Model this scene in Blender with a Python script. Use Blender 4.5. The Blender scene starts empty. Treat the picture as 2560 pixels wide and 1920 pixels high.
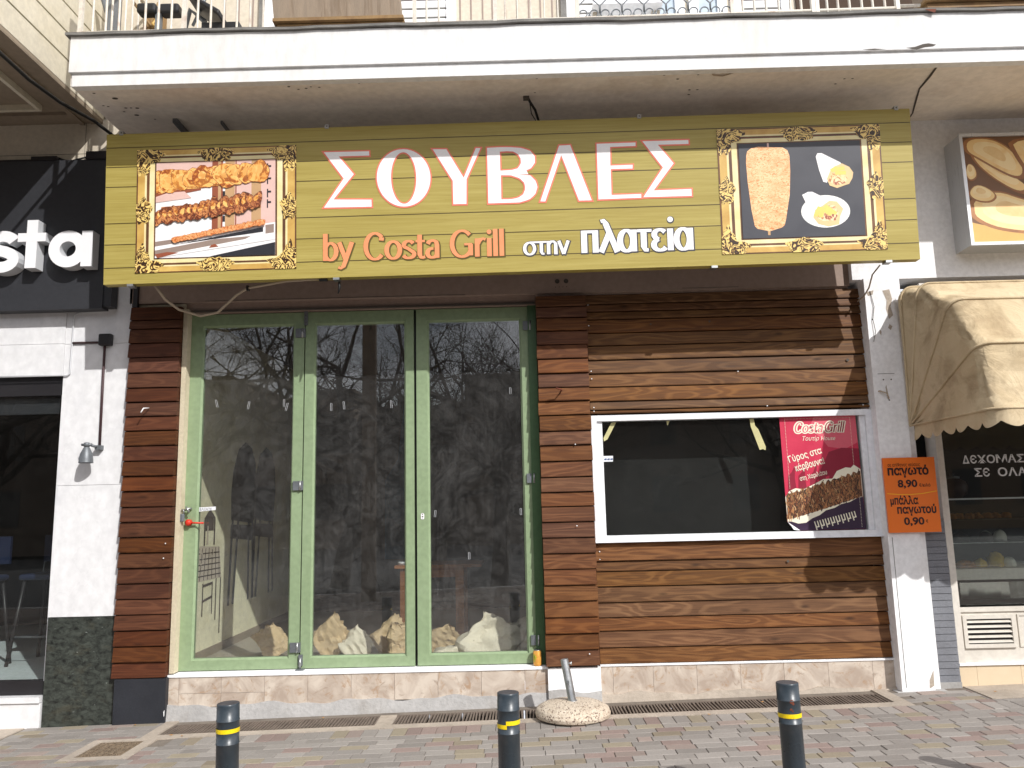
import bpy, bmesh, math, random
from mathutils import Vector, Matrix
random.seed(7)
R = math.radians
scene = bpy.context.scene
COL = scene.collection

# ------------------------------------------------------------------ camera
CAM = (0.0, -6.216, 1.5)
PITCH, YAW, ROLL = R(8.905), R(-0.358), R(-1.3655)
cd = bpy.data.cameras.new('camera'); cam = bpy.data.objects.new('camera', cd); COL.objects.link(cam)
cd.sensor_width = 36.0; cd.lens = 1989.0 / 2560.0 * 36.0
cd.clip_start = 0.05; cd.clip_end = 500
fw = Vector((math.sin(YAW)*math.cos(PITCH), math.cos(YAW)*math.cos(PITCH), math.sin(PITCH)))
ri = Vector((math.cos(YAW), -math.sin(YAW), 0)); up = ri.cross(fw)
r2 = math.cos(ROLL)*ri + math.sin(ROLL)*up; u2 = -math.sin(ROLL)*ri + math.cos(ROLL)*up
mw = Matrix(((r2.x, u2.x, -fw.x, CAM[0]), (r2.y, u2.y, -fw.y, CAM[1]), (r2.z, u2.z, -fw.z, CAM[2]), (0, 0, 0, 1)))
cam.matrix_world = mw
scene.camera = cam
# ------------------------------------------------------------------ light
SUN = Vector((0.73, -1.0, 0.925)).normalized()            # towards the sun
EL = math.asin(SUN.z); AZ = math.atan2(SUN.x, SUN.y)     # azimuth from +Y towards +X
w = bpy.data.worlds.new('World'); scene.world = w; w.use_nodes = True
wt = w.node_tree; bg = wt.nodes['Background']
sky = wt.nodes.new('ShaderNodeTexSky'); sky.sky_type = 'NISHITA'; sky.sun_disc = False
sky.sun_elevation = EL; sky.sun_rotation = AZ; sky.air_density = 1.0; sky.dust_density = 2.5; sky.ozone_density = 1.0
# broken white cloud over the blue
tc = wt.nodes.new('ShaderNodeTexCoord'); mp_ = wt.nodes.new('ShaderNodeMapping'); mp_.inputs['Scale'].default_value = (1.6, 1.6, 5.0)
cn = wt.nodes.new('ShaderNodeTexNoise'); cn.inputs['Scale'].default_value = 1.7; cn.inputs['Detail'].default_value = 7; cn.inputs['Roughness'].default_value = .58
mr = wt.nodes.new('ShaderNodeMapRange'); mr.inputs[1].default_value = .36; mr.inputs[2].default_value = .56; mr.inputs[4].default_value = .85
cm = wt.nodes.new('ShaderNodeMix'); cm.data_type = 'RGBA'; cm.inputs[7].default_value = (16.5, 16.6, 17.6, 1)
wt.links.new(tc.outputs['Generated'], mp_.inputs[0]); wt.links.new(mp_.outputs[0], cn.inputs['Vector']); wt.links.new(cn.outputs[0], mr.inputs[0]); wt.links.new(mr.outputs[0], cm.inputs[0]); wt.links.new(sky.outputs[0], cm.inputs[6])
wt.links.new(cm.outputs[2], bg.inputs[0]); bg.inputs[1].default_value = 0.1
sl = bpy.data.lights.new('sun', 'SUN'); sl.energy = 4.3; sl.angle = R(0.55); sl.color = (1.0, 0.98, 0.95)
so = bpy.data.objects.new('sun', sl); COL.objects.link(so)
so.rotation_euler = SUN.to_track_quat('Z', 'Y').to_euler(); so.location = (8, -12, 14)
vs = scene.view_settings; vs.view_transform = 'Standard'; vs.look = 'None'; vs.exposure = 0.0; vs.gamma = 1.0
try: vs.use_curve_mapping = False
except Exception: pass
scene.cycles.max_bounces = 10; scene.cycles.transparent_max_bounces = 16

# ------------------------------------------------------------------ materials
def S(r, g, b):
    f = lambda c: (c/255/12.92) if c/255 <= 0.04045 else ((c/255+0.055)/1.055)**2.4
    return (f(r), f(g), f(b))
class T:
    """small node-tree helper"""
    def __init__(s, name):
        s.m = bpy.data.materials.new(name); s.m.use_nodes = True; s.t = s.m.node_tree
        s.bs = s.t.nodes['Principled BSDF']; s.out = s.t.nodes['Material Output']
    def n(s, typ, ins=None, **props):
        nd = s.t.nodes.new('ShaderNode'+typ)
        for k, v in props.items(): setattr(nd, k, v)
        for k, v in (ins or {}).items(): s.put(nd.inputs[k], v)
        return nd
    def put(s, sock, v):
        if isinstance(v, bpy.types.NodeSocket): s.t.links.new(v, sock)
        elif isinstance(v, (tuple, list)):
            v = tuple(v)
            if sock.type == 'RGBA' and len(v) == 3: v = v + (1,)
            sock.default_value = v
        else: sock.default_value = v
    def coord(s, scale=(1, 1, 1), off=None):
        c = s.n('TexCoord').outputs['Object']
        if off is not None: c = s.n('VectorMath', {0: c, 1: off}, operation='ADD').outputs[0]
        return s.n('VectorMath', {0: c, 1: scale}, operation='MULTIPLY').outputs[0]
    def noise(s, vec, scale=5., detail=4., rough=.55, dist=0.):
        return s.n('TexNoise', {'Vector': vec, 'Scale': scale, 'Detail': detail, 'Roughness': rough, 'Distortion': dist}).outputs['Fac']
    def ramp(s, fac, lo, hi, a=0., b=1.):
        return s.n('MapRange', {'Value': fac, 1: lo, 2: hi, 3: a, 4: b}).outputs[0]
    def math(s, op, a, b=0.):
        return s.n('Math', {0: a, 1: b}, operation=op).outputs[0]
    def mix(s, fac, a, b, mode='MIX'):
        nd = s.n('Mix', data_type='RGBA', blend_type=mode)
        s.put(nd.inputs[0], fac); s.put(nd.inputs[6], a); s.put(nd.inputs[7], b)
        return nd.outputs[2]
    def bump(s, h, strength=.3, dist=.01):
        b = s.n('Bump', {'Height': h, 'Strength': strength, 'Distance': dist}).outputs[0]
        s.put(s.bs.inputs['Normal'], b)
    def done(s, col, rough=.6, metal=0., spec=.5):
        s.put(s.bs.inputs['Base Color'], col); s.put(s.bs.inputs['Roughness'], rough)
        s.put(s.bs.inputs['Metallic'], metal); s.put(s.bs.inputs['Specular IOR Level'], spec)
        return s.m
def mul(c, k): return tuple(min(1., x*k) for x in c)
def surf(name, col, rough=.6, var=.12, vsc=3., bump=0., bsc=60., metal=0., spec=.4, dirt=None, damt=.5, dsc=2., stretch=(1, 1, 1), fine=.06):
    t = T(name); c = t.coord(stretch)
    n1 = t.noise(c, vsc, 5); n2 = t.noise(c, vsc*14, 3)
    k = t.mix(t.ramp(n1, .3, .7), mul(col, 1-var), mul(col, 1+var))
    k = t.mix(t.ramp(n2, .35, .65, 0, 1), k, t.mix(1., k, (1-fine*2,)*3, 'MULTIPLY'))
    if dirt:
        d = t.noise(t.coord(stretch, (13.1, 4.2, 7.7)), dsc, 7, .65, .4)
        k = t.mix(t.ramp(d, .52, .72, 0, damt), k, dirt)
    if bump: t.bump(t.noise(c, bsc, 5, .6), bump, .01)
    rr = t.ramp(n1, .3, .7, max(.02, rough-.08), min(1, rough+.08))
    return t.done(k, rr, metal, spec)
def flat(name, col, rough=.5, metal=0., spec=.4): return surf(name, col, rough, .05, 6., metal=metal, spec=spec, fine=.02)
def wood(name, dark, mid, light, rough=.5, knots=.5):
    t = T(name)
    a = t.n('Attribute', attribute_name='tint'); av = a.outputs['Vector']
    off = t.n('VectorMath', {0: av, 1: (31., 17., 23.)}, operation='MULTIPLY').outputs[0]
    c = t.coord((1, 1, 1), off)
    def sc(x, y, z): return t.n('VectorMath', {0: c, 1: (x, y, z)}, operation='MULTIPLY').outputs[0]
    n = t.noise(sc(1.1, 2, 8.), 1., 2., .4, .3)
    ring = t.math('SINE', t.math('MULTIPLY', n, 70.))
    ring = t.ramp(ring, -1., 1., 0., 1.)
    fine = t.noise(sc(4., 20, 190.), 1., 3., .6)
    big = t.noise(sc(.9, 1, 3.), 1.6, 4., .6)
    vo = t.n('TexVoronoi', {'Vector': sc(2.3, 1, 7.), 'Scale': 1.}, feature='F1').outputs['Distance']
    kn = t.ramp(vo, .03, .12, knots, 0.)
    k = t.mix(t.ramp(fine, .3, .7), dark, mid)
    k = t.mix(t.math('MULTIPLY', t.ramp(ring, .45, 1.), .30), k, light)
    k = t.mix(t.ramp(big, .35, .75, 0., .55), k, mul(dark, .8))
    k = t.mix(kn, k, mul(dark, .45))
    sep = t.n('SeparateColor', {0: a.outputs['Color']})
    v = t.ramp(sep.outputs[0], 0., 1., .78, 1.15)
    hs = t.n('HueSaturation', {'Hue': t.ramp(sep.outputs[1], 0, 1, .493, .504), 'Saturation': t.ramp(sep.outputs[2], 0, 1, .9, 1.1), 'Value': v, 'Color': k})
    t.bump(t.math('ADD', t.math('MULTIPLY', fine, .6), t.math('MULTIPLY', ring, .25)), .25, .004)
    return t.done(hs.outputs[0], t.ramp(fine, .3, .7, rough-.08, rough+.12), 0, .2)

mt = {}
mt['wood_red'] = wood('stained_board_dark', S(68, 40, 26), S(97, 58, 36), S(122, 78, 50), .58, .5)
mt['wood_mid'] = wood('stained_board_mid', S(78, 48, 30), S(113, 73, 45), S(150, 105, 69), .56, .75)
mt['wood_gold'] = wood('stained_board_golden', S(80, 53, 32), S(120, 83, 51), S(164, 121, 78), .56, .8)
mt['green'] = surf('green_painted_steel', S(138, 157, 122), .42, .05, 2., .05, 90, dirt=S(152, 168, 138), damt=.25, dsc=4)
mt['green_dark'] = surf('dark_green_steel', S(72, 102, 66), .45, .08, 2.)
mt['cream'] = surf('cream_render', S(205, 194, 168), .85, .06, 3., .15, 120, dirt=S(160, 140, 110), damt=.35, dsc=3.)
mt['soffit'] = surf('aged_soffit_paint', S(230, 222, 212), .9, .05, 1.2, .15, 60, dirt=S(176, 156, 134), damt=.4, dsc=1.3)
mt['lintel'] = surf('lintel_mauve_paint', S(162, 142, 130), .85, .06, 1.5, .15, 80, dirt=S(140, 118, 104), damt=.3, dsc=2.)
mt['white'] = surf('white_wall_paint', S(242, 242, 243), .75, .02, 2., .15, 100, dirt=S(214, 210, 204), damt=.3, dsc=2.2)
mt['fascia'] = surf('white_fascia_paint', S(222, 222, 221), .8, .03, 1.4, .12, 90, dirt=S(206, 200, 188), damt=.55, dsc=.9, stretch=(1, 1, .35))
mt['fascia_edge'] = surf('grey_weathered_edge', S(120, 118, 114), .9, .25, 6., .4, 60)
mt['beige_panel'] = surf('beige_painted_panel', S(206, 196, 178), .7, .05, 2., dirt=S(170, 150, 120), damt=.25)
mt['marble'] = surf('white_marble', S(228, 228, 229), .3, .03, 1.1, dirt=S(196, 196, 200), damt=.55, dsc=1.6, stretch=(1, 1, .8), spec=.5)
mt['seam'] = flat('dark_seam', S(84, 78, 72), .9)
mt['concrete'] = surf('grey_cement', S(176, 174, 172), .95, .14, 2.2, .6, 45, dirt=S(136, 130, 122), damt=.5, dsc=3.)
mt['concrete_warm'] = surf('warm_cement_edge', S(178, 166, 152), .95, .14, 3., .6, 50, dirt=S(130, 118, 104), damt=.5, dsc=4.)
mt['black_paint'] = surf('black_painted_block', S(42, 44, 50), .55, .12, 4., .1, 60, dirt=S(62, 62, 66), damt=.25, dsc=3.)
mt['dark_sign'] = surf('charcoal_sign_face', S(50, 51, 55), .45, .06, 2.)
mt['letter_white'] = surf('white_acrylic', S(238, 238, 240), .35, .01, 2., fine=.0)
mt['letter_side'] = surf('white_acrylic_edge', S(205, 207, 210), .4, .02, 2., fine=.0)
mt['steel'] = surf('zinc_steel', S(176, 178, 178), .38, .12, 9., .1, 40, metal=.85)
mt['alu'] = surf('brushed_aluminium', S(206, 208, 210), .34, .06, 4., .08, 30, metal=.45, stretch=(30, 30, 1))
mt['grey_metal'] = surf('grey_cast_metal', S(116, 120, 124), .5, .12, 9., .1, 60, metal=.4)
mt['black_plastic'] = flat('black_plastic', S(34, 32, 34), .45)
mt['conduit'] = surf('dark_conduit', S(72, 50, 52), .5, .1, 5.)
mt['bollard'] = surf('anthracite_bollard_paint', S(52, 62, 70), .33, .08, 5., .04, 120, dirt=S(86, 88, 90), damt=.5, dsc=9, spec=.5)
mt['bollard_top'] = surf('worn_bollard_top', S(78, 76, 78), .6, .2, 12., .1, 60)
mt['yellow'] = surf('yellow_reflective_tape', S(236, 206, 20), .4, .05, 8.)
mt['rust'] = surf('rust_patch', S(110, 58, 40), .8, .2, 20.)
mt['grate'] = surf('rusty_cast_iron', S(120, 108, 98), .75, .25, 8., .3, 60, metal=.25, dirt=S(150, 136, 120), damt=.6, dsc=4.)
mt['pit'] = flat('drain_pit', S(30, 27, 24), .95)
def canvas():
    t = T('tan_awning_canvas'); c = t.coord()
    n = t.noise(c, 1.6, 6., .6, .8); n2 = t.noise(c, 3.4, 4., .55, 1.2); d = t.noise(c, 2.2, 8., .68, 1.)
    k = t.mix(t.ramp(n, .3, .7), S(204, 187, 156), S(188, 169, 136)); k = t.mix(t.ramp(d, .48, .68, 0, .7), k, S(140, 120, 92)); k = t.mix(t.ramp(t.noise(c, 60., 3.), .6, .8, 0, .2), k, S(120, 100, 74))
    t.bump(t.math('ADD', t.math('MULTIPLY', n2, 1.), t.math('MULTIPLY', t.noise(c, 150., 2.), .03)), .55, .05)
    return t.done(k, .92, 0, .2)
mt['awning'] = canvas()
mt['orange'] = surf('orange_board', S(236, 118, 40), .35, .03, 2., fine=.0)
mt['ink'] = flat('dark_brown_ink', S(44, 24, 26), .4)
mt['ink_yellow'] = flat('yellow_line', S(250, 180, 40), .4)
mt['grey_brick'] = surf('grey_painted_brick', S(122, 124, 130), .7, .1, 5., .4, 70, dirt=S(96, 96, 100), damt=.5, dsc=6)
mt['cream_frame'] = surf('cream_window_frame', S(216, 210, 200), .5, .04, 2., dirt=S(180, 170, 150), damt=.25)
mt['white_frame'] = surf('white_pvc_frame', S(236, 237, 240), .4, .02, 2., dirt=S(204, 202, 198), damt=.3, dsc=5)
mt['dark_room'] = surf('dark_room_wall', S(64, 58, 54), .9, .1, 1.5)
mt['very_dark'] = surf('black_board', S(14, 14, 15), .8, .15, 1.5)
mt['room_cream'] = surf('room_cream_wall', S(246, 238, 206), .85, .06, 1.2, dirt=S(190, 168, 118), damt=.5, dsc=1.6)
mt['room_floor'] = surf('room_tile_floor', S(176, 166, 152), .4, .08, 1.5, dirt=S(140, 126, 110), damt=.4)
mt['skirting'] = surf('room_skirting_tile', S(150, 136, 118), .5, .12, 5.)
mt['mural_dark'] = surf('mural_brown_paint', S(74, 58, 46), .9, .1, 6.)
mt['mural_grey'] = surf('mural_black_paint', S(56, 51, 46), .9, .15, 4.)
mt['mural_cloth'] = surf('mural_tablecloth_paint', S(206, 190, 172), .9, .06, 6.)
mt['mural_blue'] = surf('mural_blue_paint', S(44, 76, 100), .9, .4, 3.)
mt['paper'] = surf('brown_paper', S(214, 186, 146), .7, .10, 9., .9, 14)
mt['paper_pale'] = surf('pale_paper', S(230, 218, 196), .65, .08, 9., .9, 14)
mt['table_wood'] = wood('table_wood', S(128, 80, 48), S(164, 108, 68), S(188, 132, 86), .5, .2)
mt['red_plastic'] = flat('red_plastic', S(206, 52, 34), .4)
mt['cable'] = flat('cream_cable', S(176, 160, 140), .6)
mt['cable_black'] = flat('black_cable', S(24, 23, 22), .6)
mt['tape'] = surf('yellowed_masking_tape', S(196, 190, 140), .8, .08, 12.)
mt['sticker'] = flat('white_sticker', S(226, 228, 232), .4)
mt['sticker_blue'] = flat('sticker_blue_print', S(60, 84, 130), .5)
mt['brown_box'] = surf('stained_brown_panel', S(150, 134, 116), .8, .12, 6., .2, 50, dirt=S(104, 84, 64), damt=.8, dsc=2.6, stretch=(6, 1, .5))
mt['brown_rim'] = surf('rusty_brown_rim', S(140, 112, 74), .7, .15, 5., dirt=S(92, 52, 30), damt=.7, dsc=4)
mt['pad'] = flat('black_vinyl', S(26, 26, 28), .45)
mt['rail'] = surf('cream_painted_rail', S(214, 208, 196), .5, .05, 6., dirt=S(150, 100, 66), damt=.45, dsc=7)
mt['shutter'] = surf('white_roller_shutter', S(238, 238, 238), .5, .02, 2.)
mt['reflect_pane'] = surf('painted_pane_reflection', S(176, 190, 202), .5, .06, 2.)  # opaque pane; its blue grey reflection is put into the colour
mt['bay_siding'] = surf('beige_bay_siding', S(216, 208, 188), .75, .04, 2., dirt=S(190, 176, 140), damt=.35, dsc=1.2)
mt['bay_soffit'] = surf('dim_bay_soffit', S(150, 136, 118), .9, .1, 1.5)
mt['can'] = surf('orange_can', S(240, 176, 84), .3, .05, 10., metal=.3)
mt['can_print'] = flat('can_print', S(196, 190, 60), .35)
mt['bark'] = surf('bare_bark', S(58, 47, 40), .95, .25, 6., .5, 30)
mt['far_wall'] = surf('far_wall_render', S(96, 82, 70), .9, .08, .4)
mt['far_wall_b'] = surf('far_wall_render_tan', S(112, 94, 76), .9, .08, .4)
mt['far_window'] = flat('far_window_glass', S(60, 56, 52), .5)
mt['gold_dark'] = flat('gold_print_dark', S(92, 60, 28), .4)
mt['asphalt_in_shade'] = surf('street_asphalt_shade_tone', (.06, .06, .06), .9, .2, 2., .4, 80)  # dark tone also stands in for tree shade on the far ground
mt['fridge'] = surf('counter_white_panel', S(214, 214, 204), .4, .04, 3.)
mt['yellow_cake'] = surf('yellow_sponge', S(206, 170, 60), .8, .25, 30., .5, 60)
mt['cream_cake'] = surf('whipped_cream', S(232, 226, 214), .6, .05, 20.)
mt['choc_cake'] = surf('chocolate', S(58, 36, 28), .5, .2, 20.)
mt['honey_pastry'] = surf('honey_pastry', S(168, 106, 40), .5, .35, 40., .5, 60)
mt['seat_blue'] = flat('blue_grey_vinyl', S(26, 36, 62), .5)
mt['shop_floor_pale'] = surf('pale_shop_floor', S(196, 204, 206), .5, .05, 2.)
mt['leaf'] = surf('dry_leaf', S(176, 128, 70), .9, .2, 20.)

def granite():
    t = T('dark_green_granite'); c = t.coord((1, 1, 1.7))
    n = t.noise(c, 16., 9., .75, .5); n2 = t.noise(c, 3., 5., .65, .5)
    k = t.mix(t.ramp(n, .36, .62), S(20, 22, 21), S(70, 75, 69))
    k = t.mix(t.ramp(n2, .56, .72, 0, .5), k, S(78, 74, 60))
    k = t.mix(t.ramp(t.noise(c, 34., 3., .6), .68, .76, 0, .8), k, S(150, 156, 150))
    return t.done(k, .32, 0, .5)
mt['granite'] = granite()
def plinth_tile():
    t = T('beige_marble_tile'); a = t.n('Attribute', attribute_name='tint').outputs['Vector']
    off = t.n('VectorMath', {0: a, 1: (9., 5., 13.)}, operation='MULTIPLY').outputs[0]
    c = t.coord((1, 1, 1), off)
    n = t.noise(c, 4.2, 8., .62, 1.3); n2 = t.noise(c, 7., 7., .7, 2.2)
    k = t.mix(t.ramp(n, .38, .62), S(204, 192, 178), S(170, 154, 140))
    k = t.mix(t.ramp(n2, .54, .66, 0, .8), k, S(164, 134, 106))
    k = t.mix(t.ramp(t.noise(c, 5., 6., .6, 3.), .62, .70, 0, .6), k, S(140, 120, 104))
    return t.done(k, .42, 0, .4)
mt['plinth'] = plinth_tile()
def sandstone():
    t = T('plain_beige_tile'); c = t.coord()
    k = t.mix(t.ramp(t.noise(c, 3., 5.), .3, .7), S(214, 196, 168), S(202, 182, 152))
    return t.done(k, .5)
mt['beige_tile'] = sandstone()
def olive():
    t = T('olive_plank_print'); c = t.coord()
    def sc(x, y, z): return t.n('VectorMath', {0: c, 1: (x, y, z)}, operation='MULTIPLY').outputs[0]
    f = t.noise(sc(1.6, 1, 60.), 1., 5., .62, .4); b = t.noise(sc(.7, 1, 5.), 1., 3., .5)
    g = t.noise(sc(3.0, 1, 150.), 1., 4., .6)
    k = t.mix(t.ramp(f, .3, .7), S(160, 144, 72), S(179, 164, 94))
    k = t.mix(t.ramp(b, .4, .7, 0, .35), k, S(146, 128, 58))
    k = t.mix(t.ramp(g, .58, .74, 0, .65), k, S(132, 112, 52))
    return t.done(k, .42, 0, .35)
mt['olive'] = olive()
def ornament():
    t = T('gold_scroll_print'); c = t.coord()
    n = t.noise(c, 11., 3., .5, 1.6)
    s = t.ramp(t.math('SINE', t.math('MULTIPLY', n, 42.)), -1, 1)
    k = t.mix(t.ramp(s, .25, .45), S(52, 32, 14), S(150, 104, 44))
    k = t.mix(t.ramp(s, .5, .75), k, S(236, 206, 124))
    return t.done(k, .42)
mt['ornament'] = ornament()
def goldbar(name, a, b):
    t = T(name); c = t.coord()
    k = t.mix(t.ramp(t.noise(c, 5., 5., .6, .5), .35, .65), a, b)
    return t.done(k, .42)
mt['gold'] = goldbar('gold_print', S(218, 184, 104), S(192, 150, 76))
mt['gold_light'] = goldbar('gold_print_pale', S(240, 228, 182), S(228, 210, 150))
mt['gold_brown'] = goldbar('gold_print_brown', S(120, 78, 44), S(84, 52, 34))
def meat(name, cols, sc=22., dist=1.5, k2=26., st=(1, 1, 1)):
    t = T(name); c = t.coord(st)
    n = t.noise(c, sc, 4., .6, dist); s = t.ramp(t.math('SINE', t.math('MULTIPLY', n, k2)), -1, 1)
    k = t.mix(t.ramp(s, .1, .5), cols[0], cols[1]); k = t.mix(t.ramp(s, .55, .95), k, cols[2])
    k = t.mix(t.ramp(t.noise(c, sc*.35, 3.), .45, .75, 0, .7), k, cols[3])
    return t.done(k, .45)
mt['chicken'] = meat('golden_chicken_print', [S(150, 74, 30), S(214, 136, 58), S(244, 196, 116), S(226, 158, 70)], 13., 1.2, 18.)
mt['chicken_dark'] = meat('dark_chicken_print', [S(92, 40, 22), S(168, 92, 48), S(214, 146, 90), S(140, 70, 40)], 17.)
mt['chicken_hi'] = meat('pale_chicken_print', [S(222, 160, 84), S(240, 196, 122), S(250, 222, 164), S(240, 190, 110)], 12., 1.2, 10.)
mt['kebab'] = meat('minced_skewer_print', [S(196, 108, 50), S(226, 146, 86), S(244, 186, 130), S(220, 136, 76)], 40.)
mt['gyros'] = meat('gyros_cone_print', [S(206, 126, 70), S(232, 164, 104), S(248, 206, 158), S(226, 148, 88)], 24., 1.8, 16., (1, 1, 2.2))
mt['gyros_meat'] = meat('gyros_poster_print', [S(40, 22, 16), S(104, 60, 36), S(178, 122, 74), S(90, 56, 34)], 17., 2.4, 30., (2.2, 1, .8))
mt['wrap_fill'] = meat('wrap_filling_print', [S(150, 74, 60), S(226, 170, 120), S(246, 226, 186), S(236, 190, 110)], 16.)
mt['bread'] = meat('bread_photo_print', [S(176, 116, 52), S(220, 170, 96), S(246, 214, 150), S(226, 176, 100)], 4., .6, 4.)
mt['bread2'] = meat('loaf_photo_print', [S(206, 150, 80), S(232, 190, 120), S(248, 224, 172), S(236, 196, 126)], 3.5, .5, 4.)
mt['bread_rim'] = goldbar('bread_print_rim', S(170, 112, 58), S(140, 88, 44)); mt['bread_hi'] = goldbar('bread_print_highlight', S(240, 208, 148), S(226, 184, 118))
for k_, c_ in dict(pr_white=(244, 242, 242), pr_pink=(226, 190, 180), pr_tan=(196, 158, 116), pr_dark=(46, 46, 52), pr_grey=(150, 132, 122), pr_brown=(150, 84, 60),
                   pr_coral=(240, 150, 104), pr_border=(238, 128, 104), pr_shadow=(86, 66, 40), pr_line=(78, 66, 36), pr_crimson=(196, 48, 78), pr_wine=(140, 30, 54), pr_rose=(214, 96, 112),
                   pr_purple=(52, 34, 58), pr_cream=(236, 230, 208), pr_plate=(246, 246, 242), pr_chip=(240, 206, 110), pr_pita=(232, 198, 146), pr_board=(70, 71, 78), pr_olivedark=(96, 84, 40),
                   pr_bread_dark=(116, 80, 50), pr_basket=(216, 172, 96)).items():
    mt[k_] = flat(k_, S(*c_), .42)
def paver():
    t = T('concrete_paver'); a = t.n('Attribute', attribute_name='tint').outputs['Color']; c = t.coord()
    n = t.noise(c, 90., 4., .7); n2 = t.noise(c, 1.3, 5., .6)
    k = t.mix(t.ramp(n, .3, .7), t.mix(1., a, (.86,)*3, 'MULTIPLY'), t.mix(1., a, (1.1,)*3, 'MULTIPLY'))
    k = t.mix(t.ramp(n2, .5, .75, 0, .45), k, t.mix(1., k, (.72, .70, .68), 'MULTIPLY'))
    t.bump(n, .35, .004)
    return t.done(k, .9, 0, .3)
mt['paver'] = paver()
mt['mortar'] = surf('sandy_joint', S(122, 113, 103), .95, .2, 8., .5, 90)
def base_ground():
    t = T('far_paving'); c = t.coord()
    b = t.n('TexBrick', {'Vector': c, 'Color1': S(140, 136, 130) + (1,), 'Color2': S(134, 118, 110) + (1,), 'Mortar': S(112, 100, 90) + (1,), 'Scale': 1., 'Mortar Size': .004, 'Brick Width': .18, 'Row Height': .093})
    k = t.mix(t.ramp(t.noise(c, .4, 5.), .4, .7, 0, .35), b.outputs['Color'], S(110, 104, 98))
    return t.done(k, .95, 0, .2)
mt['far_paving'] = base_ground()
def exposed():
    t = T('exposed_aggregate'); c = t.coord()
    v = t.n('TexVoronoi', {'Vector': c, 'Scale': 125.}, feature='F1')
    sep = t.n('SeparateColor', {0: v.outputs['Color']})
    k = t.mix(sep.outputs[0], S(214, 202, 184), S(188, 172, 152))
    k = t.mix(t.ramp(sep.outputs[1], .88, .90), k, S(120, 102, 92))
    k = t.mix(t.ramp(t.noise(c, 5., 5.), .5, .75, 0, .4), k, S(150, 130, 110))
    t.bump(v.outputs['Distance'], .6, -.004)
    return t.done(k, .9, 0, .3)
mt['aggregate'] = exposed()
def manhole():
    t = T('worn_manhole_iron'); c = t.coord()
    n = t.noise(c, 14., 4., .6, 2.); s = t.ramp(t.math('SINE', t.math('MULTIPLY', n, 40.)), -1, 1)
    k = t.mix(s, S(98, 84, 68), S(150, 132, 110)); t.bump(s, .5, .004)
    return t.done(k, .75, .2)
mt['manhole'] = manhole()
def glass(name, dust, tint=(.93, .95, .94), refl=1., dustcol=(.42, .40, .37)):
    t = T(name); c = t.coord()
    tr = t.n('BsdfTransparent', {'Color': tint + (1,)}); gl = t.n('BsdfGlossy', {'Color': (1, 1, 1, 1), 'Roughness': 0.0})
    df = t.n('BsdfDiffuse', {'Color': dustcol + (1,)})
    ge = t.n('NewGeometry'); dt = t.n('VectorMath', {0: ge.outputs['Incoming'], 1: ge.outputs['Normal']}, operation='DOT_PRODUCT').outputs['Value']
    g1 = t.math('SUBTRACT', 1., t.math('ABSOLUTE', dt)); fr = t.math('ADD', t.math('MULTIPLY', t.math('POWER', g1, 5.), .96), .042)
    f = t.math('MINIMUM', t.math('MULTIPLY', fr, refl), 1.)
    m1 = t.n('MixShader', {0: f, 1: tr.outputs[0], 2: gl.outputs[0]})
    st = t.noise(t.n('VectorMath', {0: c, 1: (70, 1, 2.2)}, operation='MULTIPLY').outputs[0], 1., 5., .65)
    sp = t.noise(c, 2.4, 6., .65); sk = t.noise(c, 140., 2., .5)
    d = t.math('MULTIPLY', t.ramp(st, .35, .75, .75, 1.25), t.ramp(sp, .3, .75, .55, 1.5))
    sm2 = t.noise(c, 5., 9., .75, 2.5)                        # wiped smears and runs
    d = t.math('MULTIPLY', d, t.ramp(sm2, .42, .62, .7, 1.7))
    d = t.math('ADD', t.math('MULTIPLY', d, dust), t.ramp(sk, .73, .80, 0., min(.25, dust*7)))
    m2 = t.n('MixShader', {0: d, 1: m1.outputs[0], 2: df.outputs[0]})
    t.t.links.new(m2.outputs[0], t.out.inputs[0]); t.t.nodes.remove(t.bs)
    return t.m
mt['glass'] = glass('dusty_door_glass', .036, refl=1.75, dustcol=(.40, .39, .385))
mt['glass_clean'] = glass('dark_shop_glass', .004, refl=1.3)
mt['glass_window'] = glass('hatch_window_glass', .006, refl=1.15)
mt['frost'] = surf('polished_steel_panel', S(206, 210, 206), .16, .03, 2., .12, 6, metal=1.)

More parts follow.
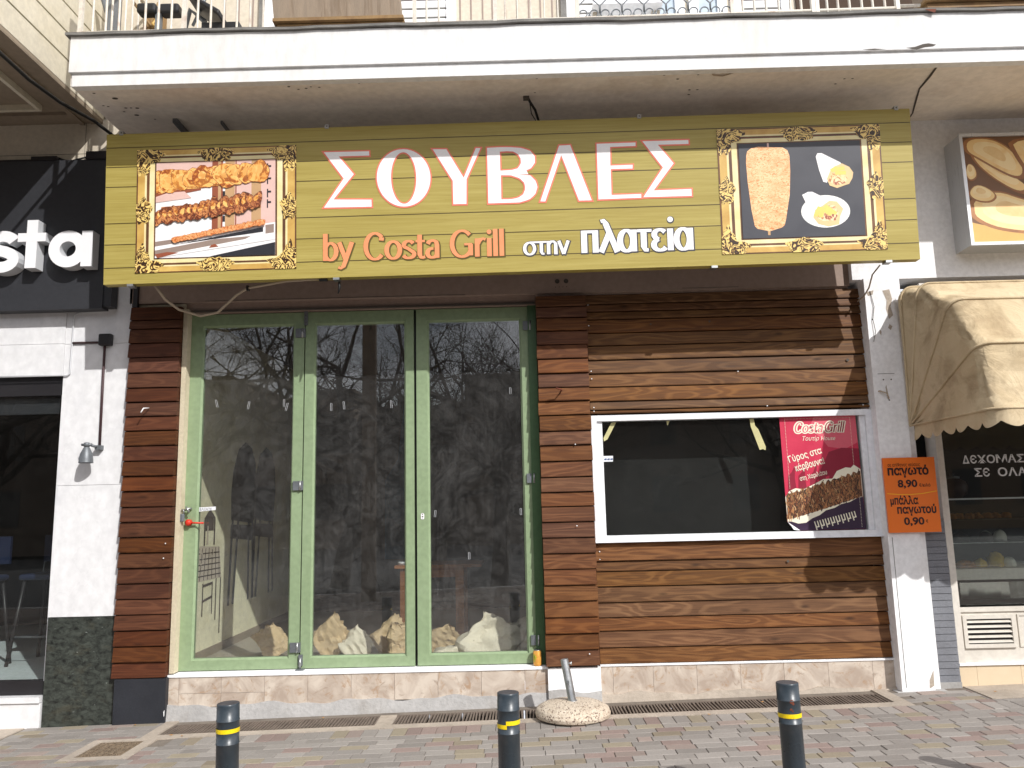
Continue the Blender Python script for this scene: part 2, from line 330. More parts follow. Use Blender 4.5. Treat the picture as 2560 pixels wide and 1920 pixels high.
# ------------------------------------------------------------------ mesh helpers
class MB:
    def __init__(s): s.v = []; s.f = []; s.mi = []; s.mats = []; s.tint = []; s.cur = (.5, .5, .5); s.sm = []
    def mid(s, m):
        if m not in s.mats: s.mats.append(m)
        return s.mats.index(m)
    def face(s, idx, m, smooth=False): s.f.append(idx); s.mi.append(s.mid(m)); s.tint.append(s.cur); s.sm.append(smooth)
    def poly(s, pts, m, smooth=False):
        b = len(s.v); s.v += [tuple(p) for p in pts]; s.face(list(range(b, b+len(pts))), m, smooth)
    def rnd(s): s.cur = (random.random(), random.random(), random.random())
    def hexa(s, p, m):      # 8 pts: bottom 4 (ccw from above), top 4
        b = len(s.v); s.v += [tuple(q) for q in p]
        for q in ((0, 3, 2, 1), (4, 5, 6, 7), (0, 1, 5, 4), (1, 2, 6, 5), (2, 3, 7, 6), (3, 0, 4, 7)): s.face([b+i for i in q], m)
    def box(s, x0, x1, y0, y1, z0, z1, m):
        s.hexa([(x0, y0, z0), (x1, y0, z0), (x1, y1, z0), (x0, y1, z0), (x0, y0, z1), (x1, y0, z1), (x1, y1, z1), (x0, y1, z1)], m)
    def tube(s, path, r, m, n=8, cap=True, smooth=True):
        P = [Vector(p) for p in path]; rs = r if isinstance(r, (list, tuple)) else [r]*len(P); b = len(s.v); ref = None
        for i, p in enumerate(P):
            d = (P[min(i+1, len(P)-1)]-P[max(i-1, 0)]).normalized()
            if ref is None: ref = d.orthogonal().normalized()
            ref = (ref-d*ref.dot(d))
            ref = ref.normalized() if ref.length > 1e-6 else d.orthogonal().normalized()
            o = d.cross(ref)
            for k in range(n):
                a = 2*math.pi*k/n; s.v.append(tuple(p+(ref*math.cos(a)+o*math.sin(a))*rs[i]))
        for i in range(len(P)-1):
            for k in range(n):
                k2 = (k+1) % n; s.face([b+i*n+k, b+i*n+k2, b+(i+1)*n+k2, b+(i+1)*n+k], m, smooth)
        if cap:
            s.face([b+k for k in range(n)][::-1], m); s.face([b+(len(P)-1)*n+k for k in range(n)], m)
    def lathe(s, prof, c, m, n=32, smooth=True, axis=None):     # prof [(r,h)] around +Z (or axis) at c
        A = Vector(axis).normalized() if axis else Vector((0, 0, 1)); o = A.orthogonal().normalized(); q = A.cross(o); c = Vector(c); b = len(s.v)
        for r, h in prof:
            for k in range(n):
                a = 2*math.pi*k/n; s.v.append(tuple(c+A*h+(o*math.cos(a)+q*math.sin(a))*max(r, 1e-5)))
        for i in range(len(prof)-1):
            mm = m[i] if isinstance(m, list) else m
            for k in range(n):
                k2 = (k+1) % n; s.face([b+i*n+k, b+i*n+k2, b+(i+1)*n+k2, b+(i+1)*n+k], mm, smooth)
    # flat prints: mp(u,v,d) -> xyz ; d is the height above the printed surface
    def shape(s, pts, mp, d, m, th=0.):
        n = len(pts)
        if sum(pts[i][0]*pts[(i+1) % n][1]-pts[(i+1) % n][0]*pts[i][1] for i in range(n)) < 0: pts = pts[::-1]
        s.poly([mp(u, v, d) for u, v in pts], m)
        if th:
            for i in range(n):
                a, b2 = pts[i], pts[(i+1) % n]
                s.poly([mp(*a, d), mp(*a, d-th), mp(*b2, d-th), mp(*b2, d)], th_m[0] or m)
    def strip(s, L, Rr, mp, d, m, th=0., closed=False):
        n = len(L); rng = range(n if closed else n-1)
        for i in rng:
            j = (i+1) % n; s.shape([L[i], L[j], Rr[j], Rr[i]], mp, d, m)
        if th:
            sm = th_m[0] or m
            for i in rng:
                j = (i+1) % n
                s.poly([mp(*L[i], d), mp(*L[j], d), mp(*L[j], d-th), mp(*L[i], d-th)], sm); s.poly([mp(*Rr[j], d), mp(*Rr[i], d), mp(*Rr[i], d-th), mp(*Rr[j], d-th)], sm)
            if not closed:
                for i in (0, n-1): s.poly([mp(*L[i], d), mp(*Rr[i], d), mp(*Rr[i], d-th), mp(*L[i], d-th)], sm)
    def pen(s, pts, wf, mp, d, m, th=0., closed=False, grow=0.):
        """calligraphic stroke; wf(tx,ty)-> full width"""
        n = len(pts); L = []; Q = []
        if grow and not closed:
            def ext(a, b):
                l = math.hypot(a[0]-b[0], a[1]-b[1]) or 1; return (a[0]+(a[0]-b[0])/l*grow, a[1]+(a[1]-b[1])/l*grow)
            pts = [ext(pts[0], pts[1])]+list(pts[1:-1])+[ext(pts[-1], pts[-2])]
        for i in range(n):
            a = pts[(i-1) % n] if (closed or i) else pts[0]; b = pts[(i+1) % n] if (closed or i < n-1) else pts[-1]
            tx, ty = b[0]-a[0], b[1]-a[1]; l = math.hypot(tx, ty) or 1; tx /= l; ty /= l
            h = wf(tx, ty)/2+grow; x, y = pts[i]; L.append((x-ty*h, y+tx*h)); Q.append((x+ty*h, y-tx*h))
        s.strip(L, Q, mp, d, m, th, closed)
    def build(s, name, parent=None, label=None):
        me = bpy.data.meshes.new(name); o = bpy.data.objects.new(name, me); COL.objects.link(o)
        off = Vector((0, 0, 0)); p = parent
        while p is not None: off += p.location; p = p.parent
        if parent is not None: o.parent = parent
        me.from_pydata([tuple(Vector(v)-off) for v in s.v], [], s.f)
        for m in s.mats: me.materials.append(mt[m])
        me.polygons.foreach_set('material_index', s.mi); me.polygons.foreach_set('use_smooth', s.sm)
        at = me.color_attributes.new('tint', 'FLOAT_COLOR', 'CORNER'); data = []
        for p2, c in zip(me.polygons, s.tint): data += (list(c)+[1.])*p2.loop_total
        at.data.foreach_set('color', data); me.update()
        if label: o['label'] = label
        return o
th_m = [None]
def thing(name, loc, label, cat, group=None):
    o = bpy.data.objects.new(name, None); COL.objects.link(o); o.location = loc; o.empty_display_size = .1
    o['label'] = label; o['category'] = cat
    if group: o['group'] = group
    return o
def tag(o, label, cat, group=None):
    o['label'] = label; o['category'] = cat
    if group: o['group'] = group
    return o
def struct(o): o['kind'] = 'structure'; return o
def copy_tree(o, loc, parent=None):
    c = o.copy(); COL.objects.link(c)
    if parent is not None: c.parent = parent
    else: c.location = loc
    for ch in list(o.children): copy_tree(ch, None, c)
    return c
def gz(x): return .055+.0215*max(-9, min(9, x))
def XZ(y): return lambda u, v, d: (u, y-d, v)
def arc(cx, cy, rx, ry, a0, a1, n=14): return [(cx+rx*math.cos(R(a0+(a1-a0)*i/n)), cy+ry*math.sin(R(a0+(a1-a0)*i/n))) for i in range(n+1)]
def ring(cx, cy, rx, ry, n=28): return arc(cx, cy, rx, ry, 0, 360*(n-1)/n, n-1)
def offset_poly(pts, d):
    n = len(pts); A = sum(pts[i][0]*pts[(i+1) % n][1]-pts[(i+1) % n][0]*pts[i][1] for i in range(n)); sg = 1 if A > 0 else -1; out = []
    for i in range(n):
        p, q, r_ = pts[i-1], pts[i], pts[(i+1) % n]
        def nr(a, b): l = math.hypot(b[0]-a[0], b[1]-a[1]) or 1; return ((b[1]-a[1])/l*sg, -(b[0]-a[0])/l*sg)
        n1, n2 = nr(p, q), nr(q, r_); mx, my = n1[0]+n2[0], n1[1]+n2[1]; k = d*2/max(.5, mx*mx+my*my); out.append((q[0]+mx*k, q[1]+my*k))
    return out
GLY = {   # x-height 1 strokes: (points, closed)
 'b': ([([(.12, 0), (.12, 1.5)], 0), (arc(.40, .5, .32, .47, 165, -165), 0)], .82),
 'y': ([([(.06, 1.), (.42, .02)], 0), ([(.76, 1.), (.42, .02), (.3, -.32), (.14, -.44), (.02, -.38)], 0)], .82),
 'C': ([(arc(.56, .74, .46, .72, 42, 318, 18), 0), ([(.9, 1.22), (.88, 1.05)], 0)], 1.05),
 'G': ([(arc(.56, .74, .46, .72, 42, 330, 18), 0), ([(.94, .08), (.94, .72)], 0), ([(.66, .70), (1.0, .70)], 0)], 1.12),
 'o': ([(ring(.42, .5, .33, .47), 1)], .86),
 's': ([(arc(.33, .74, .24, .23, 25, 200, 10)+[(.3, .56), (.42, .46)]+arc(.33, .26, .27, .23, 20, -160, 10), 0)], .68),
 't': ([([(.2, 1.3), (.2, .2), (.26, .06), (.36, .03), (.46, .08)], 0), ([(0, .95), (.46, .95)], 0)], .5),
 'a': ([(arc(.34, .72, .24, .24, 165, 40, 6)+[(.56, .7), (.56, .0)], 0), (arc(.32, .27, .24, .25, 75, 330, 12), 0)], .72),
 'r': ([([(.12, 0), (.12, 1)], 0), ([(.14, .7), (.26, .92), (.40, .99), (.5, .93)], 0)], .55),
 'i': ([([(.12, 0), (.12, 1)], 0), ('dot', .12, 1.35)], .28),
 'l': ([([(.12, 0), (.12, 1.5)], 0)], .28),
 'σ': ([(ring(.42, .47, .33, .45), 1), ([(.42, .94), (.95, .94)], 0)], .9),
 'τ': ([([(.3, .95), (.3, .2), (.36, .06), (.5, .04)], 0), ([(0, .94), (.66, .94)], 0)], .66),
 'η': ([([(.12, 0), (.12, 1)], 0), ([(.14, .75), (.3, .96), (.48, .96), (.6, .8), (.6, -.02)], 0)], .76),
 'ν': ([([(.05, 1), (.36, .0)], 0), ([(.68, 1), (.36, .0)], 0)], .74),
 'π': ([([(.12, 0), (.12, 1.02)], 0), ([(.62, 0), (.62, 1.02)], 0), ([(.02, .96), (.72, .96)], 0)], .8),
 'λ': ([([(.08, 1.42), (.2, 1.46), (.3, 1.3), (.78, 0)], 0), ([(.44, .88), (.06, 0)], 0)], .82),
 'α': ([(ring(.38, .5, .29, .47), 1), ([(.7, 1), (.7, 0)], 0)], .84),
 'ε': ([(arc(.36, .74, .25, .22, 30, 260, 10), 0), (arc(.36, .27, .28, .25, 100, 330, 12), 0)], .7),
 'ί': ([([(.12, 0), (.12, 1)], 0), ('dot', .14, 1.42)], .3),
 'Σ': ([([(.75, 1.45), (.1, 1.45)], 0), ([(.1, 1.45), (.48, .76)], 0), ([(.48, .76), (.06, .05)], 0), ([(.06, .05), (.8, .05)], 0)], .9),
}
def pen_text(mb, txt, u0, u1, v, xh, mp, d, m, thick=.2, thin=.09, th=0., grow=0., shear=0., scale=None):
    tot = sum(.4 if c == ' ' else GLY[c][1] for c in txt); sx = (u1-u0)/tot; x = 0.; i = 0
    def wf(tx, ty): return xh*(thin+(thick-thin)*abs(ty)**1.3)
    for c in txt:
        if c == ' ': x += .4; continue
        for st in GLY[c][0]:
            i += 1; dd = d+(i % 6)*.00012
            if st[0] == 'dot':
                mb.shape([(u0+(x+st[1])*sx+p[0]*xh+shear*st[2]*xh, v+st[2]*xh+p[1]*xh) for p in ring(0, 0, .13+grow/xh, .13+grow/xh, 12)], mp, dd, m, th); continue
            pts = [(u0+(x+p[0])*sx+shear*p[1]*xh, v+p[1]*xh) for p in st[0]]
            mb.pen(pts, wf, mp, dd, m, th, bool(st[1]), grow)
        x += GLY[c][1]
def font_text(mb, txt, u0, u1, v, h, mp, d, m, bold=0., rot=0., shear=0.):
    """built-in font, fitted to width u0..u1, capital height h, baseline v at u0, rotated by rot"""
    cu = bpy.data.curves.new('tmp', 'FONT'); cu.body = txt; cu.offset = bold; cu.resolution_u = 4; cu.shear = shear
    ob = bpy.data.objects.new('tmp', cu); COL.objects.link(ob)
    dg = bpy.context.evaluated_depsgraph_get(); dg.update(); me = ob.evaluated_get(dg).to_mesh()
    xs = [q.co.x for q in me.vertices]; x0, x1 = min(xs), max(xs); sx = (u1-u0)/(x1-x0); sy = h/.72
    ca, sa = math.cos(rot), math.sin(rot); b = len(mb.v)
    for q in me.vertices:
        a, c = (q.co.x-x0)*sx, q.co.y*sy; mb.v.append(mp(u0+a*ca-c*sa, v+a*sa+c*ca, d))
    for p in me.polygons: mb.face([b+i for i in p.vertices], m)
    ob.evaluated_get(dg).to_mesh_clear(); bpy.data.objects.remove(ob); bpy.data.curves.remove(cu)
def boards(mb, x0, x1, y, edges, m, back=.05, out=.010, ragged=.004):
    """horizontal lap boards between consecutive z edges (top to bottom)"""
    for a, b in zip(edges[:-1], edges[1:]):
        mb.rnd(); t = random.uniform(-.004, .004); q = random.uniform(-ragged, ragged); q2 = random.uniform(-ragged, ragged)
        zt, zb = a-.003, b+.0048; sk = random.uniform(-.0025, .0025)
        yb, yt = y-out+t, y+.004+t*.3
        mb.hexa([(x0+q, yb, zb), (x1+q2, yb, zb+sk), (x1+q2, y+back, zb+sk), (x0+q, y+back, zb), (x0+q, yt, zt), (x1+q2, yt, zt+sk), (x1+q2, y+back, zt+sk), (x0+q, y+back, zt)], m)
        mb.hexa([(x0+q+.001, yb-.0015, zb+.004), (x1+q2-.001, yb-.0015, zb+sk+.004), (x1+q2-.001, yb+.001, zb+sk+.001), (x0+q+.001, yb+.001, zb+.001), (x0+q+.001, yb+.0-.0006, zb+.016), (x1+q2-.001, yb-.0006, zb+sk+.016), (x1+q2-.001, yb+.004, zb+sk+.016), (x0+q+.001, yb+.004, zb+.016)], m)

# ------------------------------------------------------------------ ground
g = MB()
DX0, DX1, DY0, DY1 = -2.56, 2.56, -.395, -.125          # drain trench
def sheet(x0, x1, y0, y1, m, dz, nx=8):
    for i in range(nx):
        a, b = x0+(x1-x0)*i/nx, x0+(x1-x0)*(i+1)/nx
        g.poly([(a, y0, gz(a)+dz), (b, y0, gz(b)+dz), (b, y1, gz(b)+dz), (a, y1, gz(a)+dz)], m)
sheet(-9, DX0, -3.7, .5, 'mortar', -.006); sheet(DX1, 9, -3.7, .5, 'mortar', -.006)
sheet(DX0, DX1, -3.7, DY0, 'mortar', -.006); sheet(DX0, DX1, DY1, .5, 'mortar', -.006)
sheet(-9, 9, -9., -3.7, 'far_paving', -.002)
sheet(-90, -9, -9, .5, 'far_paving', -.006, 2); sheet(9, 90, -9, .5, 'far_paving', -.006, 2)
sheet(-90, 90, -70, -9.0, 'asphalt_in_shade', -.12, 40)
struct(g.build('ground'))
k = MB()
for i in range(80):
    x = -20+i*.5; k.box(x+.003, x+.497, -9.16, -9.0, gz(x)-.2, gz(x)+.004, 'concrete')
struct(k.build('kerb'))
pv = MB(); pv.rnd(); BR, BH = .18, .093
cols = [(S(150, 144, 138), 9), (S(142, 136, 130), 8), (S(144, 127, 120), 4), (S(149, 135, 127), 2), (S(149, 139, 121), 3), (S(142, 131, 114), 1)]
pool = [c for c, n in cols for _ in range(n)]
keep_out = [(-2.965, -2.515, -.915, -.455), (3.22, 4.3, -.42, .0), (-4.6, -3.70, -.33, .1)]
def paver(x0, x1, y0, y1):
    for a, b, c, d in keep_out:                             # cut the paver round covers and collars
        if x0 < b-.001 and x1 > a+.001 and y0 < d-.001 and y1 > c+.001:
            for q in ((x0, min(x1, a), y0, y1), (max(x0, b), x1, y0, y1), (max(x0, a), min(x1, b), y0, min(y1, c)), (max(x0, a), min(x1, b), max(y0, d), y1)):
                if q[1]-q[0] > .012 and q[3]-q[2] > .012: paver(*q)
            return
    j = .0014; x0 += j; x1 -= j; y0 += j; y1 -= j; ch = .0028; dz = random.uniform(-.0012, .0012); t1 = random.uniform(-.0012, .0012)
    c = random.choice(pool); kk = random.uniform(.86, 1.1); pv.cur = mul(c, kk)
    def P(x, y, z): return (x, y, gz(x)+z+dz+t1*(x-x0)/.1)
    lo = [P(x0, y0, -.01), P(x1, y0, -.01), P(x1, y1, -.01), P(x0, y1, -.01)]; md = [P(x0, y0, -.003), P(x1, y0, -.003), P(x1, y1, -.003), P(x0, y1, -.003)]
    tp = [P(x0+ch, y0+ch, 0), P(x1-ch, y0+ch, 0), P(x1-ch, y1-ch, 0), P(x0+ch, y1-ch, 0)]
    b = len(pv.v); pv.v += lo+md+tp
    pv.face([b+8, b+9, b+10, b+11], 'paver')
    for q in range(4):
        q2 = (q+1) % 4; pv.face([b+q, b+q2, b+4+q2, b+4+q], 'paver'); pv.face([b+4+q, b+4+q2, b+8+q2, b+8+q], 'paver')
y = -.67; r = 0
while y > -3.65:
    x = -7.2+(BR/2 if r % 2 else 0)+(.03*math.sin(r*1.7))
    while x < 7.2:
        l = BR if random.random() > .10 else BR/2
        paver(x, x+l, y-BH, y); x += l
    y -= BH; r += 1
x = -2.4
while x < 7.0: paver(x, x+.1, -.668, -.492) if x > -2.45 else None; x += .1
y = -.492; r = 0
while y > -.68+.0:
    y -= 0; break
for xa, xb in ((-7.2, -2.62), (2.66, 7.0)):                  # pavers reaching the walls beside the drain
    y = -.02 if xa < 0 else -.13; r = 0; ye = -.668 if xa < 0 else -.492
    while y > ye+.02:
        yy = max(ye, y-BH); x = xa+(BR/2 if r % 2 else 0)
        while x < xb-.05:
            paver(x, min(x+BR, xb), yy, y); x += BR
        y -= BH; r += 1
struct(pv.build('pavement'))
# cement strips either side of the drain
cs = MB()
for x0, x1, y0, y1 in ((-2.6, 2.62, -.487, -.40), (-2.655, -2.565, -.487, -.02), (2.565, 2.66, -.487, -.02)):
    n = max(1, int((x1-x0)/.12))
    for i in range(n):
        a, b = x0+(x1-x0)*i/n, x0+(x1-x0)*(i+1)/n; e = lambda q: .006*math.sin(q*23)+.004*math.sin(q*61)
        lo0, lo1 = (y0+e(a), y0+e(b)) if y0 < -.4 else (y0, y0)
        cs.hexa([(a, lo0, gz(a)-.03), (b, lo1, gz(b)-.03), (b, y1, gz(b)-.03), (a, y1, gz(a)-.03), (a, lo0, gz(a)+.002), (b, lo1, gz(b)+.002), (b, y1, gz(b)+.004), (a, y1, gz(a)+.004)], 'concrete_warm')
tg = [(-2.72, -.70, .4)]
x0, x1, y0, y1 = -2.965, -2.515, -.915, -.455                 # cement collar round the manhole
for a, b, c, d in ((x0, x1, -.85+.0, y0), (x0, x1, -.51, y1), (x0, -2.895, -.85, -.51), (-2.592, x1, -.85, -.51)):
    lo, hi = min(c, d), max(c, d); cs.hexa([(a, lo, gz(a)-.02), (b, lo, gz(b)-.02), (b, hi, gz(b)-.02), (a, hi, gz(a)-.02), (a, lo, gz(a)+.001), (b, lo, gz(b)+.001), (b, hi, gz(b)+.001), (a, hi, gz(a)+.001)], 'concrete_warm')
for x0, x1, y0, y1 in ((3.24, 4.28, -.40, -.03), (-4.58, -3.72, -.31, -.02)):
    cs.hexa([(x0, y0, gz(x0)-.02), (x1, y0, gz(x1)-.02), (x1, y1, gz(x1)-.02), (x0, y1, gz(x0)-.02), (x0, y0, gz(x0)), (x1, y0, gz(x1)), (x1, y1, gz(x1)), (x0, y1, gz(x0))], 'concrete_warm')
struct(cs.build('cement_edging'))
# manhole
mh = MB(); a, b = -2.89, -2.597
mh.hexa([(a, -.845, gz(a)-.02), (b, -.845, gz(b)-.02), (b, -.515, gz(b)-.02), (a, -.515, gz(a)-.02), (a, -.845, gz(a)-.002), (b, -.845, gz(b)-.002), (b, -.515, gz(b)-.002), (a, -.515, gz(a)-.002)], 'manhole')
for i in range(5):
    xx = a+.03+i*.054; mh.box(xx, xx+.03, -.82, -.54, gz(xx)-.003, gz(xx)+.003, 'manhole')
tag(mh.build('manhole_cover'), 'small square iron manhole cover set in the pavement before the dark granite', 'manhole cover')
# drain grates: separate castings end to end
segs = [(-2.55, -2.02, 'rust'), (-2.015, -1.52, 'rust'), (-1.515, -1.05, 'rust'), (-.93, -.70, 'x'), (-.69, -.46, 'x'), (-.45, -.01, 'x'), (.0, .48, 'x'), (.56, 1.06, 'x'), (1.065, 1.56, 'x'), (1.565, 2.06, 'x'), (2.065, 2.55, 'x')]
lab = ['rusty drain grate at the left end of the channel beside the black block', 'rusty drain grate directly behind the leftmost bollard', 'rusty drain grate just left of the cement patch in the channel', 'short drain grate right of the cement patch in the channel',
       'short drain grate with a dark gap at its right end', 'drain grate directly left of the middle bollard', 'drain grate behind the middle bollard and left of the umbrella base', 'drain grate clogged with sand right of the umbrella base', 'drain grate in the gap between umbrella base and right bollard', 'drain grate directly behind the right bollard', 'last drain grate at the right end of the channel by the white pillar']
for (x0, x1, kd), lb in zip(segs, lab):
    t = thing('drain_grate', ((x0+x1)/2, -.26, gz((x0+x1)/2)), lb, 'drain grate', 'drain grates along the foot of the shopfront')
    d = MB(); n = int((x1-x0)/.024)
    for i in range(n+1):
        xx = x0+.006+(x1-x0-.02)*i/n; h = gz(xx)+random.uniform(-.003, .001)
        sl = .006*math.sin(i); d.hexa([(xx, DY0+.012, h-.02), (xx+.011, DY0+.012, h-.02), (xx+.011+sl, DY1-.012, h-.02), (xx+sl, DY1-.012, h-.02), (xx, DY0+.012, h), (xx+.011, DY0+.012, h), (xx+.011+sl, DY1-.012, h), (xx+sl, DY1-.012, h)], 'grate')
    for q in (DY0, DY1-.014):
        d.hexa([(x0, q, gz(x0)-.03), (x1, q, gz(x1)-.03), (x1, q+.014, gz(x1)-.03), (x0, q+.014, gz(x0)-.03), (x0, q, gz(x0)), (x1, q, gz(x1)), (x1, q+.014, gz(x1)), (x0, q+.014, gz(x0))], 'grate')
    d.build('slats', t)
    pt = MB(); pt.poly([(x0, DY0, gz(x0)-.07), (x1, DY0, gz(x1)-.07), (x1, DY1, gz(x1)-.07), (x0, DY1, gz(x0)-.07)], 'pit')
    pt.poly([(x0, DY1, gz(x0)-.07), (x1, DY1, gz(x1)-.07), (x1, DY1, gz(x1)), (x0, DY1, gz(x0))], 'pit'); pt.poly([(x1, DY0, gz(x1)-.07), (x0, DY0, gz(x0)-.07), (x0, DY0, gz(x0)), (x1, DY0, gz(x1))], 'pit')
    pt.build('channel', t)
f = MB()
for x0, x1 in ((-1.05, -.93), (.48, .56)):
    f.hexa([(x0, DY0, gz(x0)-.05), (x1, DY0, gz(x1)-.05), (x1, DY1, gz(x1)-.05), (x0, DY1, gz(x0)-.05), (x0, DY0, gz(x0)), (x1, DY0, gz(x1)), (x1, DY1, gz(x1)+.002), (x0, DY1, gz(x0)+.002)], 'concrete_warm')
struct(f.build('cement_patch'))

# ------------------------------------------------------------------ main building
B = thing('apartment_building', (0, 0, 0), 'pale building with an empty timber clad grill shop below a white balcony', 'building')
m = MB()                                                         # beam above the shopfront and wall
m.box(-3.11, 2.69, 0, .3, 3.205, 4.60, 'lintel')
m.box(-2.70, .165, .055, .3, 3.125, 3.205, 'lintel')             # recessed head strip above doors
m.box(.165, 2.69, .03, .3, 3.19, 3.205, 'lintel')
m.build('lintel_beam', B)
m = MB(); m.box(-3.0, .16, .035, .056, 3.132, 3.146, 'seam'); m.box(-2.5, -.4, -.002, .02, 3.212, 3.215, 'seam'); m.box(1.35, 1.8, -.002, .02, 3.218, 3.221, 'seam')
for q in (.345, .416): m.lathe([(0, 0), (.017, 0), (.019, .004)], (q, -.001, 3.302), 'seam', 14, axis=(0, -1, 0))
for q in (.33, .36, .39, .42): m.lathe([(0, 0), (.004, .001)], (q, -.002, 3.255), 'seam', 8, axis=(0, -1, 0))
m.build('crack_and_bolt_holes', B)
m = MB(); m.box(2.69, 3.17, -.06, .3, 3.235, 4.61, 'white'); m.box(3.17, 7.5, -.03, .3, 3.245, 4.61, 'white'); m.build('white_wall', B)
m = MB(); m.box(2.76, 3.0, -.10, .2, .10, 3.235, 'white'); m.box(3.0, 3.06, -.06, .2, .10, 3.235, 'white')
m.build('pillar', B)
for pts in ([(2.90, 3.13), (2.955, 3.14), (2.97, 3.06), (2.95, 3.0), (2.965, 2.93), (2.93, 2.90), (2.915, 2.98), (2.925, 3.05)], [(2.93, 2.86), (2.95, 2.84), (2.935, 2.81), (2.915, 2.83)], [(2.77, 3.12), (2.83, 3.135), (2.82, 3.10), (2.785, 3.09)], [(2.965, .19), (3.0, .26), (2.995, .15), (2.96, .13)], [(2.85, 2.82), (2.862, 2.80), (2.857, 2.77), (2.846, 2.79)], [(2.85, 2.36), (2.858, 2.38), (2.866, 2.31), (2.856, 2.29)]):
    m = MB(); m.shape(pts, XZ(-.1), .0015, 'concrete_warm'); m.build('peeled_patch', B)
for x_, z_ in ((2.84, 2.42), (2.90, 2.42), (2.80, 2.9), (2.87, 2.26)): m = MB(); m.shape(ring(x_, z_, .006, .006, 10), XZ(-.1), .002, 'seam'); m.build('drill_hole', B)
for q in ((2.80, 2.93, 2.465, 2.468), (2.79, 2.793, .14, 1.22)): m = MB(); m.box(q[0], q[1], -.102, -.0985, q[2], q[3], 'seam'); m.build('paint_crack', B)
m = MB(); y0 = .085                                               # painted grey bricks beside the bakery
z = .16
while z < 1.30:
    m.rnd(); m.box(3.062, 3.222, -.045+random.uniform(-.003, .003), .2, z, z+.045, 'grey_brick'); z += .049
m.box(3.06, 3.224, -.035, .2, .07, 1.32, 'grey_brick'); m.box(3.03, 3.225, -.05, .2, .05, .16, 'concrete')
m.build('grey_brick_pier', B)
# plinth under doors and panel
m = MB()
x = -2.673
for i, xe in enumerate([-2.59, -2.27, -1.945, -1.62, -1.295, -.97, -.645, -.32, .005, .178]):
    m.rnd(); zb = .075+.03*math.sin(i*1.3)*.5+.012*i/3; 
    if i in (1, 2): m.box(x+.001, xe-.001, -.0, .1, .19, .306, 'plinth'); m.rnd(); m.box(x+.001, xe-.001, -.0, .1, zb, .188, 'plinth')
    else: m.box(x+.001, xe-.001, 0, .1, zb, .306, 'plinth')
    x = xe
m.build('plinth_tiles', B); m = MB(); x = .572
for xe in (.665, .965, 1.29, 1.615, 1.94, 2.27, 2.60, 2.775):
    m.rnd(); m.box(x+.001, xe-.001, 0, .1, .10, .316, 'plinth'); x = xe
m.build('plinth_tiles', B)
m = MB(); m.box(-2.675, .178, -.008, .12, .308, .326, 'white'); m.hexa([(-2.63, .0, .326), (.165, .0, .326), (.165, .2, .326), (-2.63, .2, .326), (-2.63, .0, .328), (.165, .0, .328), (.165, .2, .336), (-2.63, .2, .336)], 'white')
m.box(.572, 2.775, -.008, .05, .318, .332, 'white'); m.build('door_sill', B)
m = MB()
def ragged(x0, x1, zt, y, mm, n=40, amp=.012):
    for i in range(n):
        a, b = x0+(x1-x0)*i/n, x0+(x1-x0)*(i+1)/n; e = lambda q: amp*(math.sin(q*9)+.6*math.sin(q*23+1))
        tl, tr = zt(a)+e(a), zt(b)+e(b)
        m.hexa([(a, y-.02, gz(a)-.03), (b, y-.02, gz(b)-.03), (b, .1, gz(b)-.03), (a, .1, gz(a)-.03), (a, y, tl), (b, y, tr), (b, .1, tr), (a, .1, tl)], mm)
ragged(-2.67, .178, lambda q: .10+.012*(q+2.7), -.014, 'concrete', 60)
ragged(.178, .572, lambda q: .155, -.04, 'concrete', 12); ragged(.572, 2.78, lambda q: .125, -.014, 'concrete_warm', 44); ragged(2.72, 3.24, lambda q: .112, -.11, 'concrete', 12, .005)
m.build('cement_footing', B)
m = MB(); m.box(.178, .572, -.028, .2, .10, .32, 'white'); m.build('pier_base', B)
m = MB(); m.box(-3.052, -2.665, -.05, .2, -.05, .313, 'black_paint'); m.shape([(-2.675, .075), (-2.667, .09), (-2.667, .05), (-2.672, .04)], XZ(-.05), .002, 'white'); m.build('black_pier_base', B)
# timber cladding
eL = [3.166, 3.054, 2.982, 2.866, 2.75, 2.628, 2.508, 2.394, 2.281, 2.168, 2.05, 1.933, 1.816, 1.70, 1.579]+[1.579-(1.579-.314)*i/11 for i in range(1, 12)]
m = MB(); boards(m, -3.075, -2.672, -.045, eL, 'wood_red', .07); m.build('cladding_board_pier', B, 'dark red brown board cladding on the left pier')
eC = [3.174, 3.08, 2.99, 2.883, 2.771, 2.657, 2.542, 2.429, 2.32, 2.21, 2.086, 1.975, 1.852, 1.73, 1.615, 1.507]+[1.507-(1.507-.330)*i/10 for i in range(1, 11)]
m = MB(); boards(m, .167, .568, -.045, eC, 'wood_mid', .09); m.build('cladding_board_pier', B, 'brown board cladding on the pier between doors and hatch')
m = MB(); boards(m, .572, 2.765, .012, [3.186, 3.105, 3.042, 2.977, 2.866, 2.763, 2.647, 2.539, 2.431, 2.317, 2.248, 2.218], 'wood_gold', .05, .008, .002); m.build('hatch_cladding', B, 'golden brown boards above the serving hatch')
m = MB(); boards(m, .572, 2.768, .012, [1.226, 1.084, 1.007, .895, .778, .667, .569, .448, .332], 'wood_gold', .05, .008, .002); m.build('hatch_cladding', B, 'golden brown boards below the serving hatch')
for px_, pz_ in ((.59, 2.56), (.592, 2.50), (.60, 2.27), (.60, 2.24), (.60, 1.16), (.60, 1.10), (.585, 3.1), (.585, 2.93), (1.75, 2.53), (1.96, 2.25), (2.71, 2.24), (.43, 1.36), (-2.71, 1.30), (-2.72, 1.19), (.49, .42), (.44, 1.98)): m = MB(); m.lathe([(0, 0), (.005, 0), (.005, -.003)], (px_, (-.062 if px_ < .57 else .0), pz_), 'white', 8, axis=(0, -1, 0)); m.build('nail_head', B)
